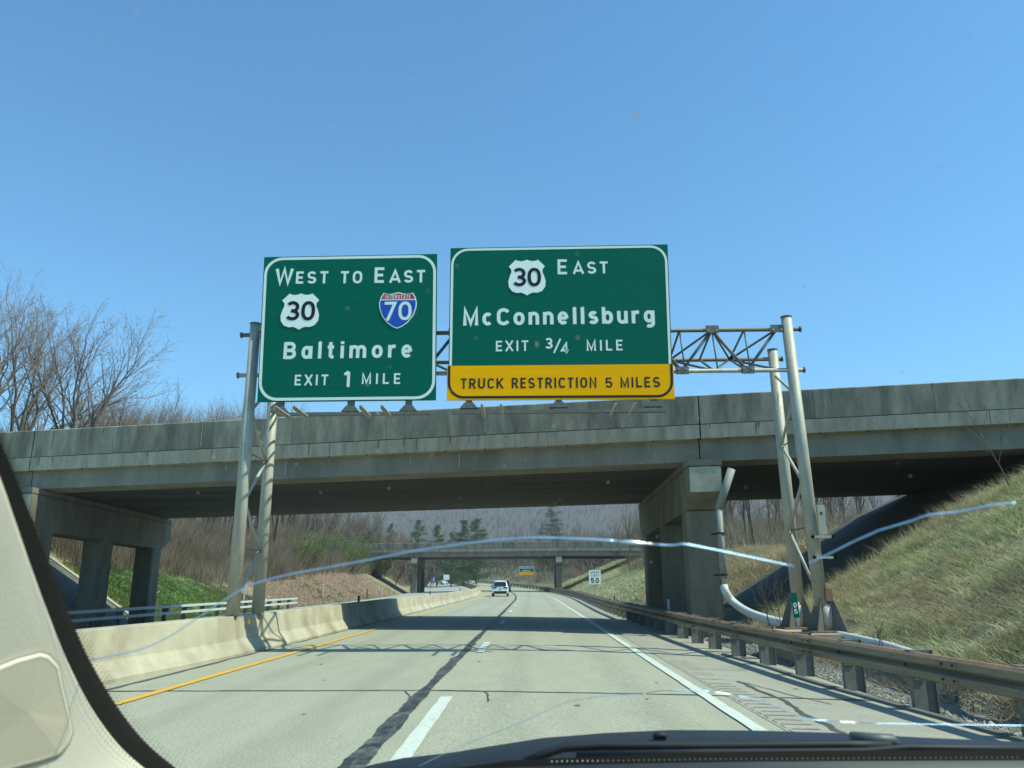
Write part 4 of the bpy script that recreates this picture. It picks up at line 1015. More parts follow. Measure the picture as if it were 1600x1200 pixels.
# slim delineators
def delineator(x, y, z, h, m, label, grp, r=.05):
    m_ = MB(); m_.box(x - r, x + r, y - .02, y + .02, z - .2, z + h); m_.box(x - r * .7, x + r * .7, y - .024, y - .021, z + h - .18, z + h - .06)
    o = build(m_, 'delineator', m); tag(o, label, 'delineator', grp); return o
for (px, py, Yq, m, lb, hh) in ((504, 941, 80, 'postwhite', 'white delineator post on the left verge just past the end of the opposite guardrail', 1.3), (597, 927, 105, 'postwhite', 'white delineator post at the foot of the red soil bank nearest the far bridge', 1.25),
                               (574, 930, 96, 'redpole', 'red marker post at the foot of the red soil bank', 1.1), (960, 935, 46, 'redpole', 'red marker post behind the right guardrail', .95), (967, 936, 45, 'postwhite', 'white delineator post beside the red one behind the right guardrail', .95),
                               (1045, 955, 29.5, 'postwhite', 'grey-white delineator post in the shade in front of the right bridge pier', 1.1), (382, 925, 57, 'postwhite', 'white delineator post seen beside the left gantry posts', 1.5)):
    q = atY(px, py, Yq); z_ = gz(q[0] - float(xc(Yq)), Yq)
    delineator(q[0], Yq, z_, hh, M[m], lb, 'delineator posts along the verges', .05 if Yq > 50 else .04)
# drain pipes
dp = thing('drain_pipe', 'grey downpipe on the right bridge pier running into a white pipe along the ground', 'pipe', (6.0, 25.1, .3))
def smooth_path(pts, n=6):
    P_ = [np.array(p, float) for p in pts]; out = []
    for i in range(len(P_) - 1):
        p0, p1, p2, p3 = P_[max(i - 1, 0)], P_[i], P_[i + 1], P_[min(i + 2, len(P_) - 1)]
        for t in np.linspace(0, 1, n, endpoint=False):
            out.append(.5 * ((2 * p1) + (-p0 + p2) * t + (2 * p0 - 5 * p1 + 4 * p2 - p3) * t * t + (-p0 + 3 * p1 - 3 * p2 + p3) * t ** 3))
    return out + [P_[-1]]
Yc = 24.15
a = atY(1143, 733, Yc); b = atY(1123, 795, Yc); c = atY(1131, 905, Yc); d = atY(1132, 922, Yc)
m_ = MB(); m_.tube([a, b], .12, 12); build(m_, 'upper_pipe', M['pipegrey'], dp, True)
m_ = MB(); m_.tube([b + np.array([0, 0, .05]), (b + c) / 2, c], .10, 12); build(m_, 'downpipe', M['pipegrey'], dp, True)
for z_ in (b[2] - .75, c[2] + .1):
    m_ = MB(); m_.tube([(b[0] + .02, Yc, z_), (b[0] + .02, Yc, z_ + .05)], .125, 12); m_.box(b[0] - .2, b[0], Yc, Yc + .4, z_, z_ + .04); build(m_, 'pipe_clamp', M['dark'], dp)
gp = [(d[0], Yc, d[2] + .12), (d[0] + .02, Yc - .05, d[2] - .05), atY(1145, 940, 24.3), atY(1168, 956, 22.8), atY(1200, 968, 21.3), atY(1232, 976, 20.0)]
m_ = MB(); m_.tube(smooth_path(gp), .115, 12); build(m_, 'ground_pipe', M['pipe'], dp, True)
gp = [atY(1300, 990, 17.6), atY(1345, 999, 16.0), atY(1400, 1013, 14.4), atY(1500, 1048, 12.0), atY(1600, 1082, 10.3), (8.0, 8.0, .1)]
m_ = MB(); m_.tube(smooth_path(gp), .075, 12); build(m_, 'outlet_pipe', M['pipe'], dp, True)

# ------------------------------------------------------------------ vehicles
def build_car(name, label, paint_m, loc, group=None, roof_thing=False):
    """SUV seen from behind; local coordinates, rear at -y"""
    t = thing(name, label, 'car', loc, group, world=False)
    def sec(y, w0, z0, z1, zr, wr, tum):   # body ring: sill, shoulder, roof
        return [(-w0 * .96, y, z0), (-w0, y, z0 + .18), (-w0, y, z1 - .06), (-w0 * .965, y, z1), (-wr * 1.02, y, zr - .10), (-wr * .9, y, zr), (0, y, zr + .02), (wr * .9, y, zr), (wr * 1.02, y, zr - .10), (w0 * .965, y, z1), (w0, y, z1 - .06), (w0, y, z0 + .18), (w0 * .96, y, z0)]
    S_ = [(-2.28, .82, .42, .98, 1.02, .76, 0), (-2.22, .88, .32, 1.02, 1.22, .70, 0), (-2.0, .91, .28, 1.03, 1.55, .66, 0), (-1.75, .925, .27, 1.02, 1.66, .67, 0), (-.6, .93, .25, 1.0, 1.70, .69, 0), (.3, .93, .25, .99, 1.66, .68, 0), (.75, .92, .25, .97, 1.35, .68, 0),
          (1.15, .91, .26, .94, 1.04, .74, 0), (1.9, .89, .28, .86, .92, .70, 0), (2.25, .80, .34, .74, .78, .62, 0)]
    m_ = MB(); m_.loft([sec(*s) for s in S_], True, True); body = build(m_, 'body', paint_m, t, True)
    bv = body.modifiers.new('b', 'BEVEL'); bv.width = .03; bv.segments = 2; bv.limit_method = 'ANGLE'
    m_ = MB(); m_.add([(-.62, -2.31, 1.08), (.62, -2.31, 1.08), (.69, -2.28, 1.14), (.63, -2.10, 1.46), (.54, -2.07, 1.53), (-.54, -2.07, 1.53), (-.63, -2.10, 1.46), (-.69, -2.28, 1.14)], [(0, 1, 2, 3, 4, 5, 6, 7)]); build(m_, 'rear_window', M['carglass'], t)
    m_ = MB(); m_.box(-.62, .62, -2.16, -1.9, 1.56, 1.60); build(m_, 'roof_spoiler', paint_m, t)
    for s_ in (-1, 1):
        m_ = MB(); m_.add([(s_ * .945, -1.85, 1.08), (s_ * .94, .55, 1.06), (s_ * .78, .25, 1.50), (s_ * .76, -1.7, 1.52)], [(0, 1, 2, 3) if s_ > 0 else (3, 2, 1, 0)]); build(m_, 'side_window', M['carglass'], t)
        m_ = MB(); a, b = sorted((s_ * .38, s_ * .86)); m_.box(a, b, -2.32, -2.18, .88, 1.0); build(m_, 'tail_light', M['taillight'], t)
        m_ = MB(); a, b = sorted((s_ * .95, s_ * 1.12)); m_.box(a, b, .42, .56, 1.0, 1.15); mo = build(m_, 'mirror', M['blackplastic'], t)
        for yy in (-1.38, 1.38):
            m_ = MB(); m_.tube([(s_ * .70, yy, .34), (s_ * .94, yy, .34)], .345, 18); ty = build(m_, 'wheel', M['tyre'], t, False)
            m_ = MB(); m_.tube([(s_ * .935, yy, .34), (s_ * .95, yy, .34)], .22, 12); rm = build(m_, 'rim', M['rim'], ty)
            m_ = MB(); m_.tube([(s_ * .72, yy, .36), (s_ * .936, yy, .36)], .40, 18); build(m_, 'wheel_arch', M['blackplastic'], t)
    m_ = MB(); m_.box(-.72, .72, -2.37, -2.1, .30, .54); build(m_, 'bumper_insert', M['blackplastic'], t)
    m_ = MB(); m_.box(-.85, .85, -2.37, -2.2, .58, .64); build(m_, 'bumper', paint_m, t)
    m_ = MB(); m_.box(-.17, .17, -2.335, -2.31, .74, .88); build(m_, 'number_plate', M['plate'], t)
    if roof_thing:
        m_ = MB(); m_.loft([[(x, y, z) for x, z in ((-.38, 1.76), (.38, 1.76), (.34, 2.02), (-.34, 2.02))] for y in (-1.4, .4)], True, True); build(m_, 'roof_box', M['carblue'], t)
    return t
def place(px, py, Yq, lane_u):
    return (lane_u + float(xc(Yq)), Yq, float(zp(Yq) + zroad(lane_u)) + .005)
car1 = build_car('white_suv', 'white SUV driving ahead in the left lane near the far overpass', M['carwhite'], place(0, 0, 93, -2.95))
car1.location = (atY(782, 920, 93)[0], 93, float(zp(93) + zroad(-3)) + .005); car1.rotation_euler = (0, 0, math.atan(23 / 900))
car2 = build_car('dark_suv', 'dark blue car just ahead of the white SUV, only its roof showing', M['carblue'], (0, 0, 0))
car2.location = (atY(788, 915, 125)[0] + .0, 125, float(zp(125)) + .01); car2.rotation_euler = (0, 0, math.atan(55 / 900))
for (px, Yq, m, lb) in ((691, 235, 'carwhite', 'tiny oncoming white car under the trees by the far bend, left one of two'), (733, 235, 'carsilver', 'tiny oncoming silver car on the far bend, right one of two')):
    c_ = build_car('oncoming_car', lb, M[m], (0, 0, 0), 'oncoming cars on the far bend')
    q = atY(px, 911, Yq); uu = q[0] - float(xc(Yq)); c_.location = (q[0], Yq, max(gz(uu, Yq), float(zp(Yq) + zroad(uu))) + .02); c_.rotation_euler = (0, 0, math.pi + .5)

# ------------------------------------------------------------------ plants
def tubes(segs, sides_by_level, keep=None):
    """segs: arrays p0,p1,r0,r1,level -> V,F(tri)"""
    VV = []; FF = []; off = 0
    for lv in sorted(set(segs[4].tolist())):
        k = np.where(segs[4] == lv)[0]; s = sides_by_level[min(int(lv), len(sides_by_level) - 1)]
        p0, p1, r0, r1 = segs[0][k], segs[1][k], segs[2][k], segs[3][k]
        t = p1 - p0; t /= (np.linalg.norm(t, axis=1, keepdims=True) + 1e-9)
        ref = np.where(np.abs(t[:, 2:3]) < .9, np.array([[0, 0, 1.0]]), np.array([[1.0, 0, 0]]))
        a = np.cross(t, ref); a /= (np.linalg.norm(a, axis=1, keepdims=True) + 1e-9); b = np.cross(t, a)
        n = len(k); ang = 2 * np.pi * np.arange(s) / s
        ring = np.cos(ang)[None, :, None] * a[:, None, :] + np.sin(ang)[None, :, None] * b[:, None, :]
        if s == 3 and lv >= 3:   # cone twigs
            v = np.concatenate([p0[:, None, :] + ring * r0[:, None, None], p1[:, None, :]], 1); VV.append(v.reshape(-1, 3))
            base = off + np.arange(n)[:, None] * 4
            f = np.concatenate([np.stack([base[:, 0] + i, base[:, 0] + (i + 1) % 3, base[:, 0] + 3], 1) for i in range(3)], 0); FF.append(f); off += 4 * n
        else:
            v = np.concatenate([p0[:, None, :] + ring * r0[:, None, None], p1[:, None, :] + ring * r1[:, None, None]], 1); VV.append(v.reshape(-1, 3))
            base = off + np.arange(n) * 2 * s; fs = []
            for i in range(s):
                j = (i + 1) % s; fs.append(np.stack([base + i, base + j, base + s + j], 1)); fs.append(np.stack([base + i, base + s + j, base + s + i], 1))
            FF.append(np.concatenate(fs, 0)); off += 2 * s * n
    return np.concatenate(VV), np.concatenate(FF)

def grow(h, seed, levels=4, nb=(11, 6, 5, 4), lean=(0, 0), fork=.28, spread=1.0, up=.35, lf=1.0, thick=1.0, split=1, thr=1.0):
    r = np.random.default_rng(seed); out = []
    def add(p, d, L, rad, lv, nseg):
        pts = [p]; dd = d.copy(); q = p.copy()
        for i in range(nseg):
            dd = dd + r.normal(0, .09 + .05 * lv, 3) + np.array([0, 0, up * .12 * (1 if lv else 0)]); dd /= np.linalg.norm(dd)
            q = q + dd * L / nseg; pts.append(q.copy())
            f0 = 1 - i / nseg * .8; f1 = 1 - (i + 1) / nseg * .8
            out.append((pts[-2], pts[-1], rad * f0, rad * f1, lv))
        return pts
    def rec(pts, L, rad, lv):
        if lv >= levels: return
        k = nb[lv]
        for i in range(k):
            s = (fork if lv == 0 else .18) + (1 - (fork if lv == 0 else .18)) * (i + r.random() * .8) / k
            s = min(s, .98); x = s * (len(pts) - 1); a = int(x); p = pts[a] + (pts[min(a + 1, len(pts) - 1)] - pts[a]) * (x - a)
            ax = pts[min(a + 1, len(pts) - 1)] - pts[max(a - 0, 0)] if a < len(pts) - 1 else pts[-1] - pts[-2]
            ax = ax / (np.linalg.norm(ax) + 1e-9)
            side = r.normal(0, 1, 3); side -= ax * (side @ ax); side /= np.linalg.norm(side)
            ang = r.uniform(.45, .85) * spread * (1.15 - .5 * s if lv == 0 else 1)
            d = ax * math.cos(ang) + side * math.sin(ang); d[2] += up * .5; d /= np.linalg.norm(d)
            l2 = L * r.uniform(.42, .62) * (1.15 - .45 * s) * (lf if lv == 0 else 1); r2 = (rad * (1 - .75 * s) * .55 + rad * .08) * (1.6 if lf > 1.5 and lv == 0 else 1)
            ps = add(p, d, l2, r2, lv + 1, 4 if lv == 0 else (3 if lv == 1 else 2))
            rec(ps, l2, r2, lv + 1)
    d0 = np.array([lean[0], lean[1], 1.0]); d0 /= np.linalg.norm(d0)
    for s_ in range(split):
        dd = d0 + (np.array([r.normal(0, .25), r.normal(0, .15), 0]) if split > 1 else 0)
        ps = add(np.zeros(3), dd / np.linalg.norm(dd), h * (.9 if s_ == 0 else .8), h * .013 * thick, 0, 7); rec(ps, h * .9, h * .013 * thick, 0)
    A = [np.array([o[i] for o in out]) for i in range(5)]
    A[2] = np.maximum(A[2], .006 * thick); A[3] = np.maximum(A[3], .004 * thick)
    return A
def sub(A, msk): return [a[msk] for a in A]
def tree_mesh(tag_, A, m_trunk, m_crown, sides=(7, 5, 3, 3, 3)):
    lo = sub(A, A[4] <= 1); hi = sub(A, A[4] >= 2)
    v, f = tubes(lo, sides); mt_ = npmesh('trunk', v, f, m_trunk, link_it=False)
    v, f = tubes(hi, sides); mc = npmesh('crown', v, f, m_crown, link_it=False)
    return mt_, mc
def put_tree(meshes, name, label, cat, x, y, z, s, rz, group, sz=1.0):
    t = thing(name, label, cat, (x, y, z), group, world=False); t.rotation_euler = (0, 0, rz); t.scale = (s, s, s * sz)
    for nm, me in zip(('trunk', 'crown'), meshes):
        o = bpy.data.objects.new(nm, me); COL.objects.link(o); o.parent = t
    return t
def htop(me): 
    c = np.empty(len(me.vertices) * 3, np.float32); me.vertices.foreach_get('co', c); return float(np.percentile(c[2::3], 99.6))
bigA = tree_mesh('a', grow(11, 11, 4, (7, 8, 7, 5), (.02, 0), .42, .55, .25, lf=2.4, thick=2.1), M['barkpale'], M['twig'])
bigB = tree_mesh('b', grow(8, 29, 4, (7, 9, 7, 5), (.35, .05), .30, .78, .22, lf=2.7, thick=2.5), M['bark'], M['twig'])
bigC = tree_mesh('c', grow(10, 37, 4, (6, 8, 7, 5), (-.05, 0), .42, .62, .25, lf=2.5, thick=2.1), M['bark'], M['twig'])
mid = [tree_mesh('m%d' % i, grow(13, 50 + i, 3, (14, 6, 5), (0.05, 0), .3, .75, .6, thick=1.1), M['bark'], M['twigfar'], (5, 3, 3, 3)) for i in range(4)]
MH = [htop(mid[0][1])]
def gat(px, py, Yq):
    q = atY(px, py, Yq); return q[0], Yq, gz(q[0] - float(xc(Yq)), Yq), q[2]
# the large bare trees above the left end of the bridge
for (me, px, pyt, Yq, rz, lb, _h) in ((bigA, 14, 412, 55, .4, 'tall pale bare tree at the far left above the bridge parapet', 21.5), (bigC, 60, 425, 60, 2.2, 'tall bare tree second from the left, rising highest above the bridge', 19.5),
                                  (bigB, 100, 474, 58, 0.0, 'dark bare tree with a wide crown leaning right above the bridge', 18.0), (bigC, 72, 560, 70, 4.0, 'smaller bare tree behind the dark leaning one', 19.5)):
    x, y, z, zt = gat(px, pyt, Yq); hn = htop(me[1])
    put_tree(me, 'bare_tree', lb, 'tree', x, y, z - .1, (zt - z) / hn, rz, 'bare trees above the left end of the bridge')
# wood edge behind the left bank
R_ = random.Random(99)
def grove(n, xr, yr, hr, label, group, avoid=None):
    for i in range(n):
        for _ in range(20):
            u_ = R_.uniform(*xr); y_ = R_.uniform(*yr)
            if not (avoid and avoid(u_, y_)): break
        x_ = u_ + float(xc(y_)); hgt = R_.uniform(*hr)
        put_tree(mid[R_.randrange(4)], 'woodland_tree', label, 'tree', x_, y_, gz(u_, y_) - .2, hgt / MH[0], R_.uniform(0, 6.28), group, R_.uniform(.95, 1.2))
for i_ in range(85):
    y_ = R_.uniform(72, 118); px_ = R_.uniform(130, 470); q_ = atY(px_, 612 + (px_ < 260) * -8 + R_.uniform(0, 34), y_); u_ = q_[0] - float(xc(y_)); z_ = gz(u_, y_) - .2; hg = (q_[2] - z_) / MH[0]
    if u_ > -26: continue
    put_tree(mid[R_.randrange(4)], 'woodland_tree', 'thin bare tree showing its crown just above the bridge parapet', 'tree', q_[0], y_, z_, hg, R_.uniform(0, 6.28), 'bare trees along the bridge parapet')
grove(46, (-75, -31), (62, 110), (8, 12), 'slender bare woodland tree in the thicket behind the left bank', 'bare trees behind the left bank')
grove(55, (-60, -27), (110, 260), (9, 14), 'bare grey tree in the wood left of the far overpass', 'bare trees left of the far overpass')
grove(60, (14, 42), (60, 115), (6.5, 11), 'bare scrubby tree beyond the right span of the overpass', 'bare trees beyond the right span')
grove(70, (14, 110), (142, 300), (9, 15), 'bare grey tree in the wood beyond the far overpass', 'bare trees beyond the far overpass')
# conifers
def conifer(h, seed, dense=1.0, ragged_=.3):
    r = np.random.default_rng(seed); segs = []; V_ = []; F_ = []
    zz = h * .09; base = 0
    P0 = np.array([0, 0, 0.]); segs.append((P0, np.array([0.1, 0, h]), h * .014, .02, 0))
    nv = 0
    while zz < h * .985:
        k = r.integers(4, 7)
        for j in range(k):
            if r.random() < .15: continue
            an = r.uniform(0, 6.28); rad = (h * .30) * (1 - (zz / h) ** 1.5) ** .8 * r.uniform(1 - ragged_, 1.15) + .3
            tip = np.array([math.cos(an) * rad, math.sin(an) * rad, zz + rad * r.uniform(-.05, .25)]); p = np.array([0.1 * zz / h, 0, zz])
            segs.append((p, tip, .05, .015, 1))
            n = int(62 * dense * (rad + .5))
            tpos = r.random(n) ** .6; c = p + (tip - p) * tpos[:, None] + r.normal(0, 1, (n, 3)) * np.array([.40, .40, .24]) * (.6 + .10 * rad) * (1.2 - .3 * tpos[:, None])
            sz = r.uniform(.12, .30, n)[:, None]
            d1 = r.normal(0, 1, (n, 3)); d1 /= np.linalg.norm(d1, axis=1, keepdims=True); d2 = r.normal(0, 1, (n, 3)); d2 /= np.linalg.norm(d2, axis=1, keepdims=True)
            V_.append(np.stack([c - d1 * sz * .5, c + d2 * sz * .35, c + d1 * sz * .7 + np.array([0, 0, .05])], 1).reshape(-1, 3)); F_.append(nv + np.arange(3 * n).reshape(-1, 3)); nv += 3 * n
        zz += h * r.uniform(.035, .06)
    A = [np.array([o[i] for o in segs]) for i in range(5)]
    v, f = tubes(A, (6, 3)); a = npmesh('trunk', v, f, M['bark'], link_it=False)
    return a, npmesh('crown', np.concatenate(V_), np.concatenate(F_), M['needle'], link_it=False)
cons = [conifer(15, 3, .7, .55), conifer(14, 8, 1.2, .3), conifer(14, 9, 1.0, .4)]
for (px, pyt, Yq, k, lb, s_) in ((862, 786, 190, 0, 'tall ragged pine standing alone above the far overpass', 1.0), (612, 816, 200, 1, 'narrow pine left of the others above the far overpass', .62), (655, 812, 215, 2, 'dark pine second from the left above the far overpass', .9),
                                 (684, 818, 200, 1, 'low dark pine with a pointed top in the middle of the row', .75), (725, 812, 205, 2, 'broad pine left of the widest one above the far overpass', 1.0), (745, 808, 210, 1, 'broad tall pine right in the densest clump', 1.1), (706, 830, 195, 1, 'short pine half hidden in front of the clump', .8),
                                 (578, 828, 150, 1, 'fresh green young pine at the left end of the far overpass', .7), (1010, 812, 260, 2, 'distant pine just left of the right bridge pier', .8)):
    x, y, z, zt = gat(px, pyt, Yq); hgt = (zt - z) / (15 if k == 0 else 14)
    t = put_tree(cons[k], 'pine_tree', lb, 'tree', x, y, z, hgt, px * .1, 'pines above the far overpass')
    t.scale = (hgt * s_, hgt * s_, hgt)

# far forest on the ridge: one mass
def forest(name, label, n, yr, fan, hs, nb, thick, umin, seed, m, ypow=.8, maxu=1e9):
    protos = [tubes(grow(11, seed + k, 2 if nb[1] < 6 else 2, nb, (0, 0), .10, .9, .5, thick=thick), (3, 3, 3)) for k in range(3)]
    VV = []; FF = []; off = 0; r = np.random.default_rng(seed)
    y = yr[0] + (r.random(n) ** ypow) * (yr[1] - yr[0]); x = r.uniform(fan[0], fan[1], n) * y; uu = x - xc(y)
    ok = (np.abs(uu) > umin) & (np.abs(uu) < maxu) & ((uu < 0) | (y > 140)); x, y, uu = x[ok], y[ok], uu[ok]; z = ground_z(uu, y)
    for i in range(len(x)):
        v, f = protos[i % 3]; a = r.uniform(0, 6.28); s_ = r.uniform(*hs); wd = s_ * r.uniform(1.0, 1.5); c_, q_ = math.cos(a) * wd, math.sin(a) * wd
        w_ = np.empty_like(v); w_[:, 0] = v[:, 0] * c_ - v[:, 1] * q_ + x[i]; w_[:, 1] = v[:, 0] * q_ + v[:, 1] * c_ + y[i]; w_[:, 2] = v[:, 2] * s_ + z[i] - .5
        VV.append(w_); FF.append(f + off); off += len(v)
    o = npmesh(name, np.concatenate(VV), np.concatenate(FF), m); tag(o, label, 'forest', kind='stuff')
forest('woods', 'grey-purple leafless forest covering the ridge beyond the far overpass', 10500, (330, 1500), (-.36, .5), (.38, .7), (7, 3), 3.6, 26, 77, M['twigridge'])
forest('nearer_woods', 'dense leafless wood filling the valley behind the far overpass', 1900, (145, 400), (-.34, .42), (.45, .85), (16, 7), 1.5, 15, 88, M['twigfar'], .9)

# brush thicket on the left bank: nobody could count the stems
def stems(n, ufn, hr, w0, m, name, label, cat, lean=.25, seed=1, segs=3, kind='stuff', hs=5, hk=.8):
    r = np.random.default_rng(seed); u, y = ufn(r, n); x = u + xc(y); z = ground_z(u, y) - .03; n = len(u)
    h = r.uniform(*hr, n) * np.clip(1 + hk * 2 * (fbm(x, y, hs, 40) - .5), .15, 3); d = r.normal(0, lean, (n, 2)); cv = r.normal(0, lean * .8, (n, 2))
    face = r.uniform(0, np.pi, n); wx = np.cos(face) * w0; wy = np.sin(face) * w0 * .6
    rows = []
    for k in range(segs + 1):
        t = k / segs; cx = x + (d[:, 0] * t + cv[:, 0] * t * t) * h; cy = y + (d[:, 1] * t + cv[:, 1] * t * t) * h; cz = z + h * t * (1 - .25 * t * lean * 2)
        wk = (1 - t * .85)
        if k < segs: rows += [np.stack([cx - wx * wk, cy - wy * wk, cz], 1), np.stack([cx + wx * wk, cy + wy * wk, cz], 1)]
        else: rows += [np.stack([cx, cy, cz], 1)]
    nv = 2 * segs + 1; V_ = np.stack(rows, 1).reshape(-1, 3); b = np.arange(n)[:, None] * nv; T = []
    for k in range(segs - 1):
        T += [(2 * k, 2 * k + 1, 2 * k + 3), (2 * k, 2 * k + 3, 2 * k + 2)]
    T += [(2 * segs - 2, 2 * segs - 1, 2 * segs)]
    F_ = np.concatenate([b + np.array(t)[None, :] for t in T], 0)
    o = npmesh(name, V_, F_, m); tag(o, label, cat, kind=kind); return o
def reg(u0, u1, y0, y1, cond=None):
    def f(r, n):
        u = r.uniform(u0, u1, n); y = r.uniform(y0, y1, n)
        if cond is not None:
            k = cond(u, y, r); u, y = u[k], y[k]
        return u, y
    return f
stems(30000, reg(-34, -23.0, 44, 82, lambda u, y, r: (u < -23.5 - (y < 58) * 1.0)), (1.4, 3.0), .016, M['brush'], 'brush_thicket', 'tan leafless brush covering the top of the left bank', 'brush', .28, 5)
stems(16000, reg(13, 42, 58, 112), (1.0, 3.4), .022, M['brush'], 'brush_thicket', 'tan and grey brush under the trees beyond the right span of the overpass', 'brush', .3, 26)
stems(16000, reg(-33, -24.0, 82, 150), (1.5, 3.2), .03, M['brush'], 'brush_thicket', 'brown leafless brush on the bank near the far overpass', 'brush', .3, 6)
stems(16000, reg(9, 40, 150, 320, lambda u, y, r: fbm(u, y, 9, 71) + r.random(len(u)) * .4 > .55), (.8, 2.2), .06, M['brush'], 'brush_thicket', 'brown brush and saplings at the foot of the wood on the outside of the bend', 'brush', .35, 16)
stems(9000, reg(-45, -20, 150, 300), (.8, 2.2), .06, M['brush'], 'brush_thicket', 'brown brush edging the wood left of the opposite carriageway', 'brush', .35, 17)
# green flush of young leaves on the shrubs
def leafy(seed, R0, H0, n, name='foliage'):
    r = np.random.default_rng(seed); k = 9; cc = r.normal(0, .55, (k, 3)) * np.array([R0, R0, H0 * .35]) + np.array([0, 0, H0 * .55]); rad = r.uniform(.3, .6, k) * R0
    i = r.integers(0, k, n); c = cc[i] + r.normal(0, .5, (n, 3)) * rad[i][:, None]; c[:, 2] = np.abs(c[:, 2])
    s = r.uniform(.04, .10, n)[:, None] * (R0 / 1.5); d1 = r.normal(0, 1, (n, 3)); d1 /= np.linalg.norm(d1, axis=1, keepdims=True); d2 = r.normal(0, 1, (n, 3)); d2 /= np.linalg.norm(d2, axis=1, keepdims=True)
    return npmesh(name, np.stack([c - d1 * s, c + d2 * s * .7, c + d1 * s], 1).reshape(-1, 3), np.arange(3 * n).reshape(-1, 3), M['budleaf'], link_it=False)
def bushstems(seed, R0, H0):
    r = np.random.default_rng(seed); n = 70; p0 = r.normal(0, .15, (n, 3)) * R0; p0[:, 2] = 0
    p1 = p0 * 4 + r.normal(0, .35, (n, 3)) * R0; p1[:, 2] = H0 * r.uniform(.5, 1, n)
    v, f = tubes([p0, p1, np.full(n, .03), np.full(n, .01), np.zeros(n)], (3,)); return npmesh('stems', v, f, M['bark'], link_it=False)
bush = [(bushstems(i, 1.6, 2.4), leafy(i, 1.6, 2.4, 1500)) for i in range(3)]
for i, (px, py, Yq, s_) in enumerate(((478, 868, 78, .9), (500, 850, 84, 1.2), (522, 866, 82, 1.1), (545, 856, 92, 1.2), (556, 872, 88, .9), (580, 852, 118, 1.5), (470, 840, 88, 1.0), (562, 838, 118, 1.3), (535, 876, 80, .7), (590, 862, 112, 1.0))):
    Yq = (25.6 + 1.6 * (i % 3)) / ((830 - px) / 1270.0); s_ *= 1.45; x, y, z, zt = gat(px, py, Yq)
    lbs = ['leftmost low bush in fresh leaf on the left bank', 'rounded green bush on the bank crest', 'green bush in the middle of the leafy clump', 'bright green bush above the red soil', 'low green bush at the lower edge of the clump', 'large green bush beside the far overpass end',
           'green bush behind the others, higher up the bank', 'tall green bush against the wood', 'smallest green bush near the soil slope', 'green bush nearest the far overpass parapet']
    t = thing('leafy_bush', lbs[i], 'bush', (x, y, z), 'green bushes on the left bank', world=False); t.scale = (s_,) * 3; t.rotation_euler = (0, 0, i * 1.3)
    for nm, me in zip(('stems', 'foliage'), bush[i % 3]):
        o = bpy.data.objects.new(nm, me); COL.objects.link(o); o.parent = t

# grass
def clump(scale, thr, seed):
    return lambda u, y, r: fbm(u, y, scale, seed) + r.random(len(u)) * .35 > thr
stems(185000, reg(5.95, 16.5, 5.5, 23.5, lambda u, y, r: (fbm(u, y, .8, 60) + r.random(len(u)) * .5 > .47) & (u - 6.0 > (r.random(len(u)) ** 2) * .6) & ~((u < 6.95) & (y > 16.8) & (y < 19.4))), (.05, .26), .009, M['grass'], 'grass_bank', 'mixed green and straw grass covering the right bank', 'grass', .8, 8, 2, hs=.7, hk=1.5)
stems(45000, reg(5.7, 9.5, 5.5, 23.5, lambda u, y, r: (fbm(u, y, .6, 69) + r.random(len(u)) * .5 > .6) & ~((u < 6.95) & (y > 16.8) & (y < 19.4))), (.08, .3), .008, M['drygrass'], 'straw_grass', 'straw coloured matted grass along the foot of the right bank', 'grass', .8, 18, 2, hs=.8, hk=1.3)
stems(6000, reg(6.2, 16.5, 19.5, 24.0, clump(1.5, .66, 61)), (.2, .5), .008, M['drygrass'], 'tall_weeds', 'pale dry weeds standing along the crest of the right bank', 'weeds', .35, 9, 3)
stems(2500, reg(5.7, 15, 6, 21, clump(1.2, .8, 63)), (.25, .6), .007, M['drygrass'], 'dry_stalks', 'scattered dry stalks in the right bank grass', 'weeds', .4, 19, 3)
stems(45000, reg(7.5, 20, 38.5, 60, lambda u, y, r: fbm(u, y, 2, 64) + r.random(len(u)) * .5 > .45), (.15, .6), .02, M['drygrass'], 'verge_grass', 'dry straw grass beyond the overpass on the right', 'grass', .5, 10, 2)
stems(60000, reg(5.6, 26, 60, 150, lambda u, y, r: fbm(u, y, 4, 65) + r.random(len(u)) * .5 > .5), (.1, .5), .035, M['grass'], 'far_verge_grass', 'rough green and tan grass around the speed limit sign', 'grass', .6, 11, 2)
stems(60000, reg(-25.5, -18.6, 42, 62, lambda u, y, r: (fbm(u, y, 2, 66) + r.random(len(u)) * .5 > .5) & (u < -18.7)), (.06, .25), .022, M['greengrass'], 'green_grass', 'fresh green grass at the foot of the left bank', 'grass', .6, 12, 2)
stems(12000, reg(-29, -18.5, 62, 125, lambda u, y, r: (fbm(u, y, 3.5, 67) + r.random(len(u)) * .3 > .62)), (.1, .5), .04, M['drygrass'], 'bank_weeds', 'sparse dry weeds on the red soil bank', 'weeds', .5, 13, 2)
stems(7000, reg(-29, -18.5, 60, 100, lambda u, y, r: (fbm(u, y, 3.5, 68) > .54)), (.1, .35), .04, M['greengrass'], 'bank_tufts', 'green tufts dotted over the red soil bank', 'weeds', .5, 14, 2)
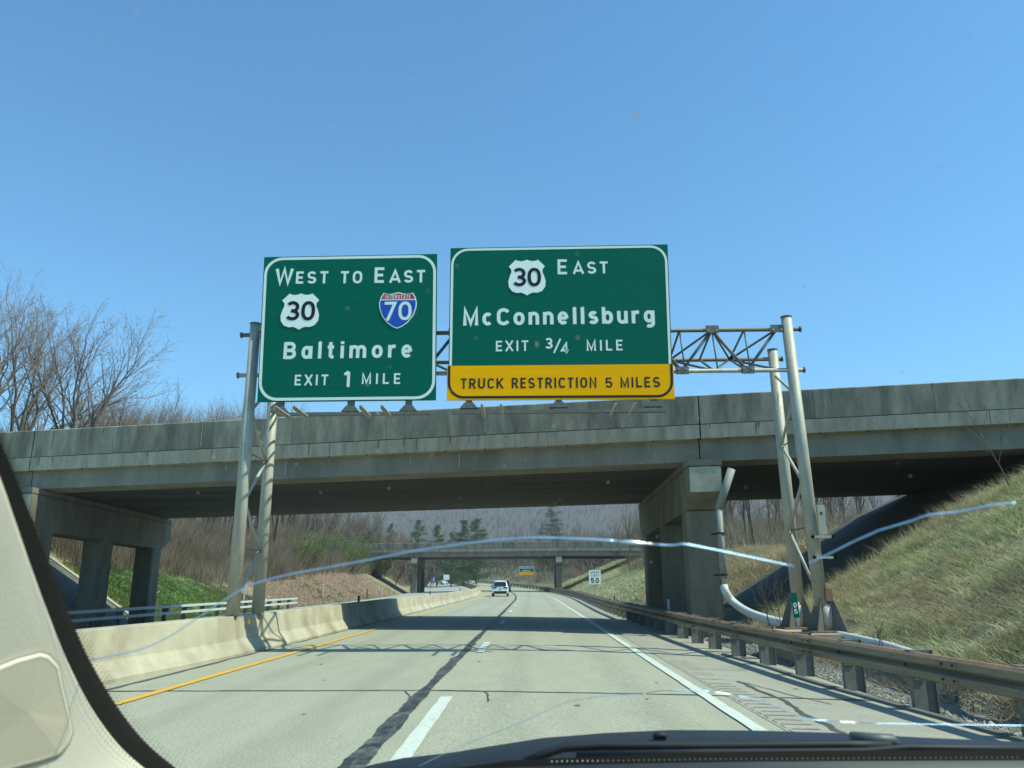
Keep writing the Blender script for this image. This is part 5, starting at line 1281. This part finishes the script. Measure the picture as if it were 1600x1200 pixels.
# a few dead woody stalks on the right
def stalk(px, py, Yq, h, lb, seed, ln=(0, 0)):
    q = atY(px, py, Yq); A = grow(h, seed, 2, (6, 3), ln, .3, .9, .4, thick=.9)
    v, f = tubes(A, (4, 3, 3)); o = npmesh('dead_stalk', v, f, M['bark']); o.location = (q[0], Yq, gz(q[0], Yq) - .05); tag(o, lb, 'plant', 'dead woody stalks by the right guardrail')
stalk(1222, 970, 19.5, 1.35, 'thin dead stalk just left of the gantry feet', 201, (-.2, 0)); stalk(1380, 995, 14.5, .75, 'short dark dead stalk leaning left out of the grass by the guardrail', 202, (-.45, 0))
stalk(1205, 965, 21, 1.5, 'thinner dead stalk further left of the gantry feet', 203, (-.35, 0)); stalk(1585, 790, 20.5, 2.3, 'forked bare sapling on the bank crest at the far right', 204, (-.45, .1))
# gravel below the guardrail
def gravel(n):
    r = np.random.default_rng(31); y = r.uniform(6, 24.5, n); u = np.array([railu(t) for t in y]) + r.uniform(-.12, 1.3, n); k = ~((u < 7.0) & (u > 5.45) & (y > 16.8) & (y < 19.4)); u, y = u[k], y[k]
    z = ground_z(u, y) + .004; s = r.uniform(.008, .03, len(u)) * (1 + (r.random(len(u)) > .97) * 1.2)
    o = np.array([(1, 0, 0), (-1, 0, 0), (0, 1, 0), (0, -1, 0), (0, 0, .8), (0, 0, -.8)], float)
    an = r.uniform(0, 6.28, len(u)); c_, s_ = np.cos(an), np.sin(an)
    ov = np.stack([o[None, :, 0] * c_[:, None] - o[None, :, 1] * s_[:, None], o[None, :, 0] * s_[:, None] + o[None, :, 1] * c_[:, None], np.repeat(o[None, :, 2], len(u), 0)], -1) * r.uniform(.6, 1.3, (len(u), 6, 1))
    V_ = (ov * s[:, None, None] + np.stack([u, y, z], 1)[:, None, :]).reshape(-1, 3)
    T = np.array([(0, 2, 4), (2, 1, 4), (1, 3, 4), (3, 0, 4), (2, 0, 5), (1, 2, 5), (3, 1, 5), (0, 3, 5)])
    F_ = (np.arange(len(u))[:, None, None] * 6 + T[None]).reshape(-1, 3)
    tag(npmesh('gravel', V_, F_, M['stone']), 'grey gravel lying under the right guardrail', 'gravel', kind='stuff')
gravel(16000)

# ------------------------------------------------------------------ the car we look out of
oc = thing('car_interior', 'own car around the viewer: cracked windscreen, pale pillar trim, wiper and dashboard edge', 'car', (0, .9, 1.0))
gb = MB(); cs = [(-1.0, 1.05), (1.0, 1.05), (1.0, .12), (-1.0, .12)]
gb.add([(x, y, 1.24 + (.95 - y) * .62) for x, y in cs], [(0, 1, 2, 3)]); glass = build(gb, 'windscreen', M['glass'], oc)
edge = [(-60, 600), (-30, 690), (-4, 742), (22, 815), (48, 890), (74, 960), (103, 1032), (142, 1107), (185, 1165), (230, 1205), (300, 1262)]
outer = [(-30, 600), (6, 672), (38, 750), (66, 820), (94, 890), (123, 960), (153, 1025), (199, 1100), (243, 1155), (290, 1195), (352, 1240)]
def resample(pts, n):
    P_ = np.array(smooth_path([(a, b, 0) for a, b in pts], 12))[:, :2]; d = np.r_[0, np.cumsum(np.linalg.norm(np.diff(P_, axis=0), axis=1))]
    t = np.linspace(0, d[-1], n); return np.stack([np.interp(t, d, P_[:, 0]), np.interp(t, d, P_[:, 1])], 1)
E_ = resample(edge, 60); O_ = resample(outer, 60)
fb = MB(); inner_ = [onglass(p[0] - 60, p[1] + 30, .004) for p in E_]; mid_ = [onglass(*(e * .30 + o * .70), .004) for e, o in zip(E_, O_)]
fb.add(inner_ + mid_, [(i, 60 + i, 61 + i, i + 1) for i in range(59)]); build(fb, 'frit_band', M['frit'], oc)
# frit dots fading out
db = MB(); E2 = resample(edge, 115); O2 = resample(outer, 115)
for row in range(4):
    t_ = .72 + row * .10; rad = .0012 * (1 - row * .17)
    for i in range(115):
        p = E2[i] * (1 - t_) + O2[i] * t_; j = min(i + 1, 114); q = E2[j] * (1 - t_) + O2[j] * t_
        if row % 2: p = (p + q) / 2
        c0 = onglass(*p, .005); n_d = 6
        ex_ = np.array([1, 0, 0]); ez_ = np.array([0, -1 / math.hypot(1, .62), .62 / math.hypot(1, .62)])
        vs = [c0 + rad * (math.cos(a) * ex_ + math.sin(a) * ez_) for a in [2 * math.pi * k / n_d for k in range(n_d)]]
        db.add(vs, [tuple(range(n_d))])
tag(build(db, 'frit_dots', M['frit'], oc), kind='stuff')
# pillar trim: ruled surface from the glass edge towards the viewer's left
dir_ = np.array([-.15, -.85, -.35]); dir_ /= np.linalg.norm(dir_)
def pill(s, t):            # s in 0..1 along the edge, t metres inwards
    x = s * 59; i = int(min(max(x, 0), 58)); f = x - i; p = onglass(*(E_[i] * (1 - f) + E_[i + 1] * f), .02)
    nrm = np.array([.85, -.1, -.2]); nrm /= np.linalg.norm(nrm)
    return p + dir_ * t + nrm * (.0015 * math.sin(min(t / .03, 1) * math.pi / 2) - .12 * t * t)
NS, NT = 60, 24
tv = [0, .002, .006, .012] + list(np.linspace(.02, .5, NT - 4))
pm = MB(); vs = [pill(i / (NS - 1), t) for i in range(NS) for t in tv]
pm.add(vs, [(i * NT + j, (i + 1) * NT + j, (i + 1) * NT + j + 1, i * NT + j + 1) for i in range(NS - 1) for j in range(NT - 1)])
pt_ = build(pm, 'pillar_trim', M['trim'], oc, True); sm = pt_.modifiers.new('s', 'SOLIDIFY'); sm.thickness = .002; sm.offset = 0
# grille panel set in the trim: find its surface points from a sampled table
ss = np.linspace(0, 1, 160); tt = np.linspace(0, .3, 160)
tab = np.array([[pill(a, b) for b in tt] for a in ss]); cc_ = (tab - np.array([0, 0, H])) @ CM.T
px_t = 800 + FPX * cc_[..., 0] / -cc_[..., 2]; py_t = 600 - FPX * cc_[..., 1] / -cc_[..., 2]
def invert(px, py):
    k = np.argmin((px_t - px) ** 2 + (py_t - py) ** 2); return tab[k // 160, k % 160]
out_px = [(-30, 1062), (0, 1050), (30, 1038), (62, 1029), (76, 1033), (86, 1046), (95, 1080), (104, 1120), (108, 1142), (104, 1160), (90, 1174), (60, 1184), (20, 1196), (-20, 1206), (-60, 1190), (-70, 1120)]
eye = np.array([0, 0, H])
def toward(p, d): v = eye - p; return p + v / np.linalg.norm(v) * d
gr = [invert(*p) for p in out_px]
def poly_at(sc, d):
    c0 = np.mean(np.array(gr), 0); return [toward(c0 + (p - c0) * sc, d) for p in gr]
m_ = MB(); m_.loft([poly_at(1.115, .004), poly_at(1.10, .0045)], True, False); build(m_, 'grille_gap_shade', M['blackplastic'], oc)  # dark ring stands in for the shade in the groove round the grille
m_ = MB(); m_.loft([poly_at(1.10, .004), poly_at(1.08, .008), poly_at(1.03, .010), poly_at(1.0, .009)], True, False); build(m_, 'grille_rim', M['trim'], oc, True)
m_ = MB(); A_ = poly_at(1.0, .0095); c0 = np.mean(np.array(A_), 0); m_.add(A_ + [c0], [(i, (i + 1) % len(A_), len(A_)) for i in range(len(A_))])
build(m_, 'speaker_grille', mat('grille_plastic', (0.64, 0.57, 0.43), .8, bump=.15, bscale=700, fine=.05, fscale=500), oc)
# dashboard, cowl, wipers
def wid(x): return 0.0
m_ = MB(); rings = []
for x in np.linspace(-.12, 1.1, 14):
    y1 = .905 - .06 * (x - .35) ** 2; z1 = 1.24 + (.95 - y1) * .62 - .035
    rings.append([(x, y1, z1), (x, y1 - .03, z1 - .004), (x, .35, 1.12), (x, .25, 1.02), (x, .28, .9), (x, y1 + .05, .9)])
m_.loft(rings, True, True); build(m_, 'dashboard', M['dash'], oc, True)
fr = MB(); 
a = [onglass(px, py, .004) for px, py in ((690, 1206), (800, 1199), (1000, 1193), (1200, 1190), (1400, 1189), (1640, 1188), (2200, 1190))]
b = [onglass(px, py, .004) for px, py in ((690, 1203), (800, 1188), (1000, 1179), (1200, 1174), (1400, 1172), (1640, 1172), (2200, 1176))]
fr.add(a + b, [(i, i + 1, 8 + i, 7 + i) for i in range(6)]); build(fr, 'lower_frit', M['frit'], oc)
# pale bead line along the foot of the glass
bd = MB(); sil = mat('bead', (0.5, 0.53, 0.5), .5)
for k in range(92):
    px = 862 + k * 8.0; py = np.interp(px, [860, 1100, 1600], [1190, 1186, 1183]); c0 = onglass(px, py, .008); r_ = .0011
    bd.add([c0 + np.array(v) * r_ for v in ((1, 0, 0), (0, 0, 1), (-1, 0, 0), (0, 0, -1), (0, -1.2, .2))], [(0, 1, 4), (1, 2, 4), (2, 3, 4), (3, 0, 4)])
tag(build(bd, 'glass_foot_beads', sil, oc), kind='stuff')
# cowl / bonnet edge beyond the glass
def atYo(px, py, Yq): return atY(px, py, Yq)
cw = [(560, 1206), (620, 1193), (700, 1184), (760, 1174), (850, 1160), (950, 1152), (1060, 1147), (1200, 1148), (1330, 1152), (1480, 1160), (1620, 1166), (1900, 1180)]
m_ = MB(); rings = []
for px, py in cw:
    p = atYo(px, py, 1.32); rings.append([p, p + np.array([0, -.03, -.006]), p + np.array([0, -.12, -.10]), p + np.array([0, .5, -.5]), p + np.array([0, .25, -.06]), p + np.array([0, .06, -.004])])
m_.loft(rings, True, True); build(m_, 'bonnet_edge', M['cowl'], oc, True)
wa = [(820, 1192), (850, 1178), (880, 1168), (940, 1165), (1100, 1166), (1320, 1164), (1392, 1166)]
m_ = MB(); m_.tube([atYo(a, b, 1.12) for a, b in wa], .006, 8); build(m_, 'wiper_arm', M['blackplastic'], oc, True)
m_ = MB(); m_.tube([atYo(a, b, 1.10) for a, b in ((900, 1180), (1100, 1176), (1350, 1174), (1420, 1168), (1700, 1172))], .0045, 8); build(m_, 'wiper_blade', M['blackplastic'], oc, True)
m_ = MB(); m_.tube([atYo(a, b, 1.14) for a, b in ((1330, 1153), (1395, 1157), (1398, 1163))], .008, 8); build(m_, 'wiper_cover', mat('wiper_cover', (.09, .1, .1), .45), oc, True)
m_ = MB(); q = atYo(1031, 1146, 1.3); m_.tube([q + np.array([-.010, 0, -.006]), q + np.array([-.006, 0, -.003]), q + np.array([.006, 0, -.003]), q + np.array([.010, 0, -.006])], [.003, .005, .005, .003], 8); build(m_, 'washer_nozzle', M['blackplastic'], oc, True)
# cracks in the windscreen
crk = [[(138, 1032), (215, 1016), (262, 996), (305, 968), (350, 938), (392, 914), (450, 898), (520, 885), (580, 874), (640, 862), (700, 853), (760, 845), (830, 840), (880, 841), (930, 843), (985, 847), (1030, 851), (1052, 852), (1075, 851), (1150, 866), (1240, 885)],
       [(1264, 880), (1300, 863), (1334, 846), (1366, 832), (1372, 829), (1420, 815), (1450, 805), (1500, 799), (1545, 790), (1588, 785)],
       [(655, 1197), (700, 1175), (760, 1150), (820, 1126), (870, 1103), (900, 1094), (960, 1086), (1010, 1084)], [(1045, 1078), (1080, 1079), (1112, 1081), (1160, 1089), (1200, 1099), (1255, 1121), (1300, 1127), (1400, 1131), (1620, 1134)]]
wdt = [.0006, .00055, .0003, .00042]
M['crack_glint'] = mat('crack_glint_metal', (0.97, 0.99, 1.0), 0.3, metal=1.0)  # glint put into whiter metal on a few crack stretches
rc = random.Random(41)
for pts, w_ in zip(crk, wdt):
    P_ = smooth_path([(a, b, 0) for a, b in pts], 5)
    glinting = lambda p: (962 < p[0] < 1016 and p[1] < 900) or (1105 < p[0] < 1150 and p[1] > 1050) or (1290 < p[0] < 1335 and p[1] > 1100)
    runs = []; cur = []
    for p in P_:
        if cur and glinting(p) != glinting(cur[-1]): runs.append(cur + [p]); cur = [p]
        else: cur.append(p)
    runs.append(cur)
    for run in runs:
        if len(run) < 2: continue
        h_ = glinting(run[len(run) // 2]); rr = []
        for i, p in enumerate(run):
            k = rc.uniform(.85, 1.1)
            if h_ and p[1] < 900: k *= 1.0 + 1.6 * math.exp(-((p[0] - 988) / 12) ** 2)
            rr.append(w_ * k)
        m_ = MB(); m_.tube([onglass(p[0], p[1], .0) for p in run], rr, 8); build(m_, 'crack', M['crack_glint'] if h_ else M['crack'], oc, True)

# dried specks on the glass
sb = MB(); rq = random.Random(77)
for k in range(150):
    px, py = rq.uniform(120, 1590), rq.uniform(20, 1120)
    if rq.random() < .5: px, py = rq.gauss(820, 260), rq.gauss(760, 190)
    c0 = onglass(px, py, .001); r_ = rq.uniform(.00025, .0006) * (1.8 if rq.random() < .08 else 1)
    ez_ = np.array([0, -1, .62]) / math.hypot(1, .62); e_ = rq.uniform(.8, 2.2)
    sb.add([c0 + r_ * (math.cos(a) * np.array([1, 0, 0]) + e_ * math.sin(a) * ez_) for a in [math.pi * j / 3 for j in range(6)]], [tuple(range(6))])
tag(build(sb, 'dirt_specks', mat('dirt', (.62, .66, .62), .8), oc), kind='stuff')

# ------------------------------------------------------------------ air
hm = bpy.data.materials.new('haze_air'); hm.use_nodes = True; hn = hm.node_tree.nodes; hn.clear()
pv = hn.new('ShaderNodeVolumePrincipled'); pv.inputs['Color'].default_value = (0.80, 0.86, 0.95, 1); pv.inputs['Density'].default_value = 0.0003; pv.inputs['Anisotropy'].default_value = 0.0
ho = hn.new('ShaderNodeOutputMaterial'); hm.node_tree.links.new(pv.outputs[0], ho.inputs['Volume'])
zmin = float(Z.min()) - 1.5; zmax = float(Z.max()) + 30
m_ = MB(); m_.box(float(X.min()) - 20, float(X.max()) + 20, -80, 2440, zmin, zmax); hz = build(m_, 'haze', hm); tag(hz, 'thin pale haze in the air over the whole scene', 'haze', kind='stuff')
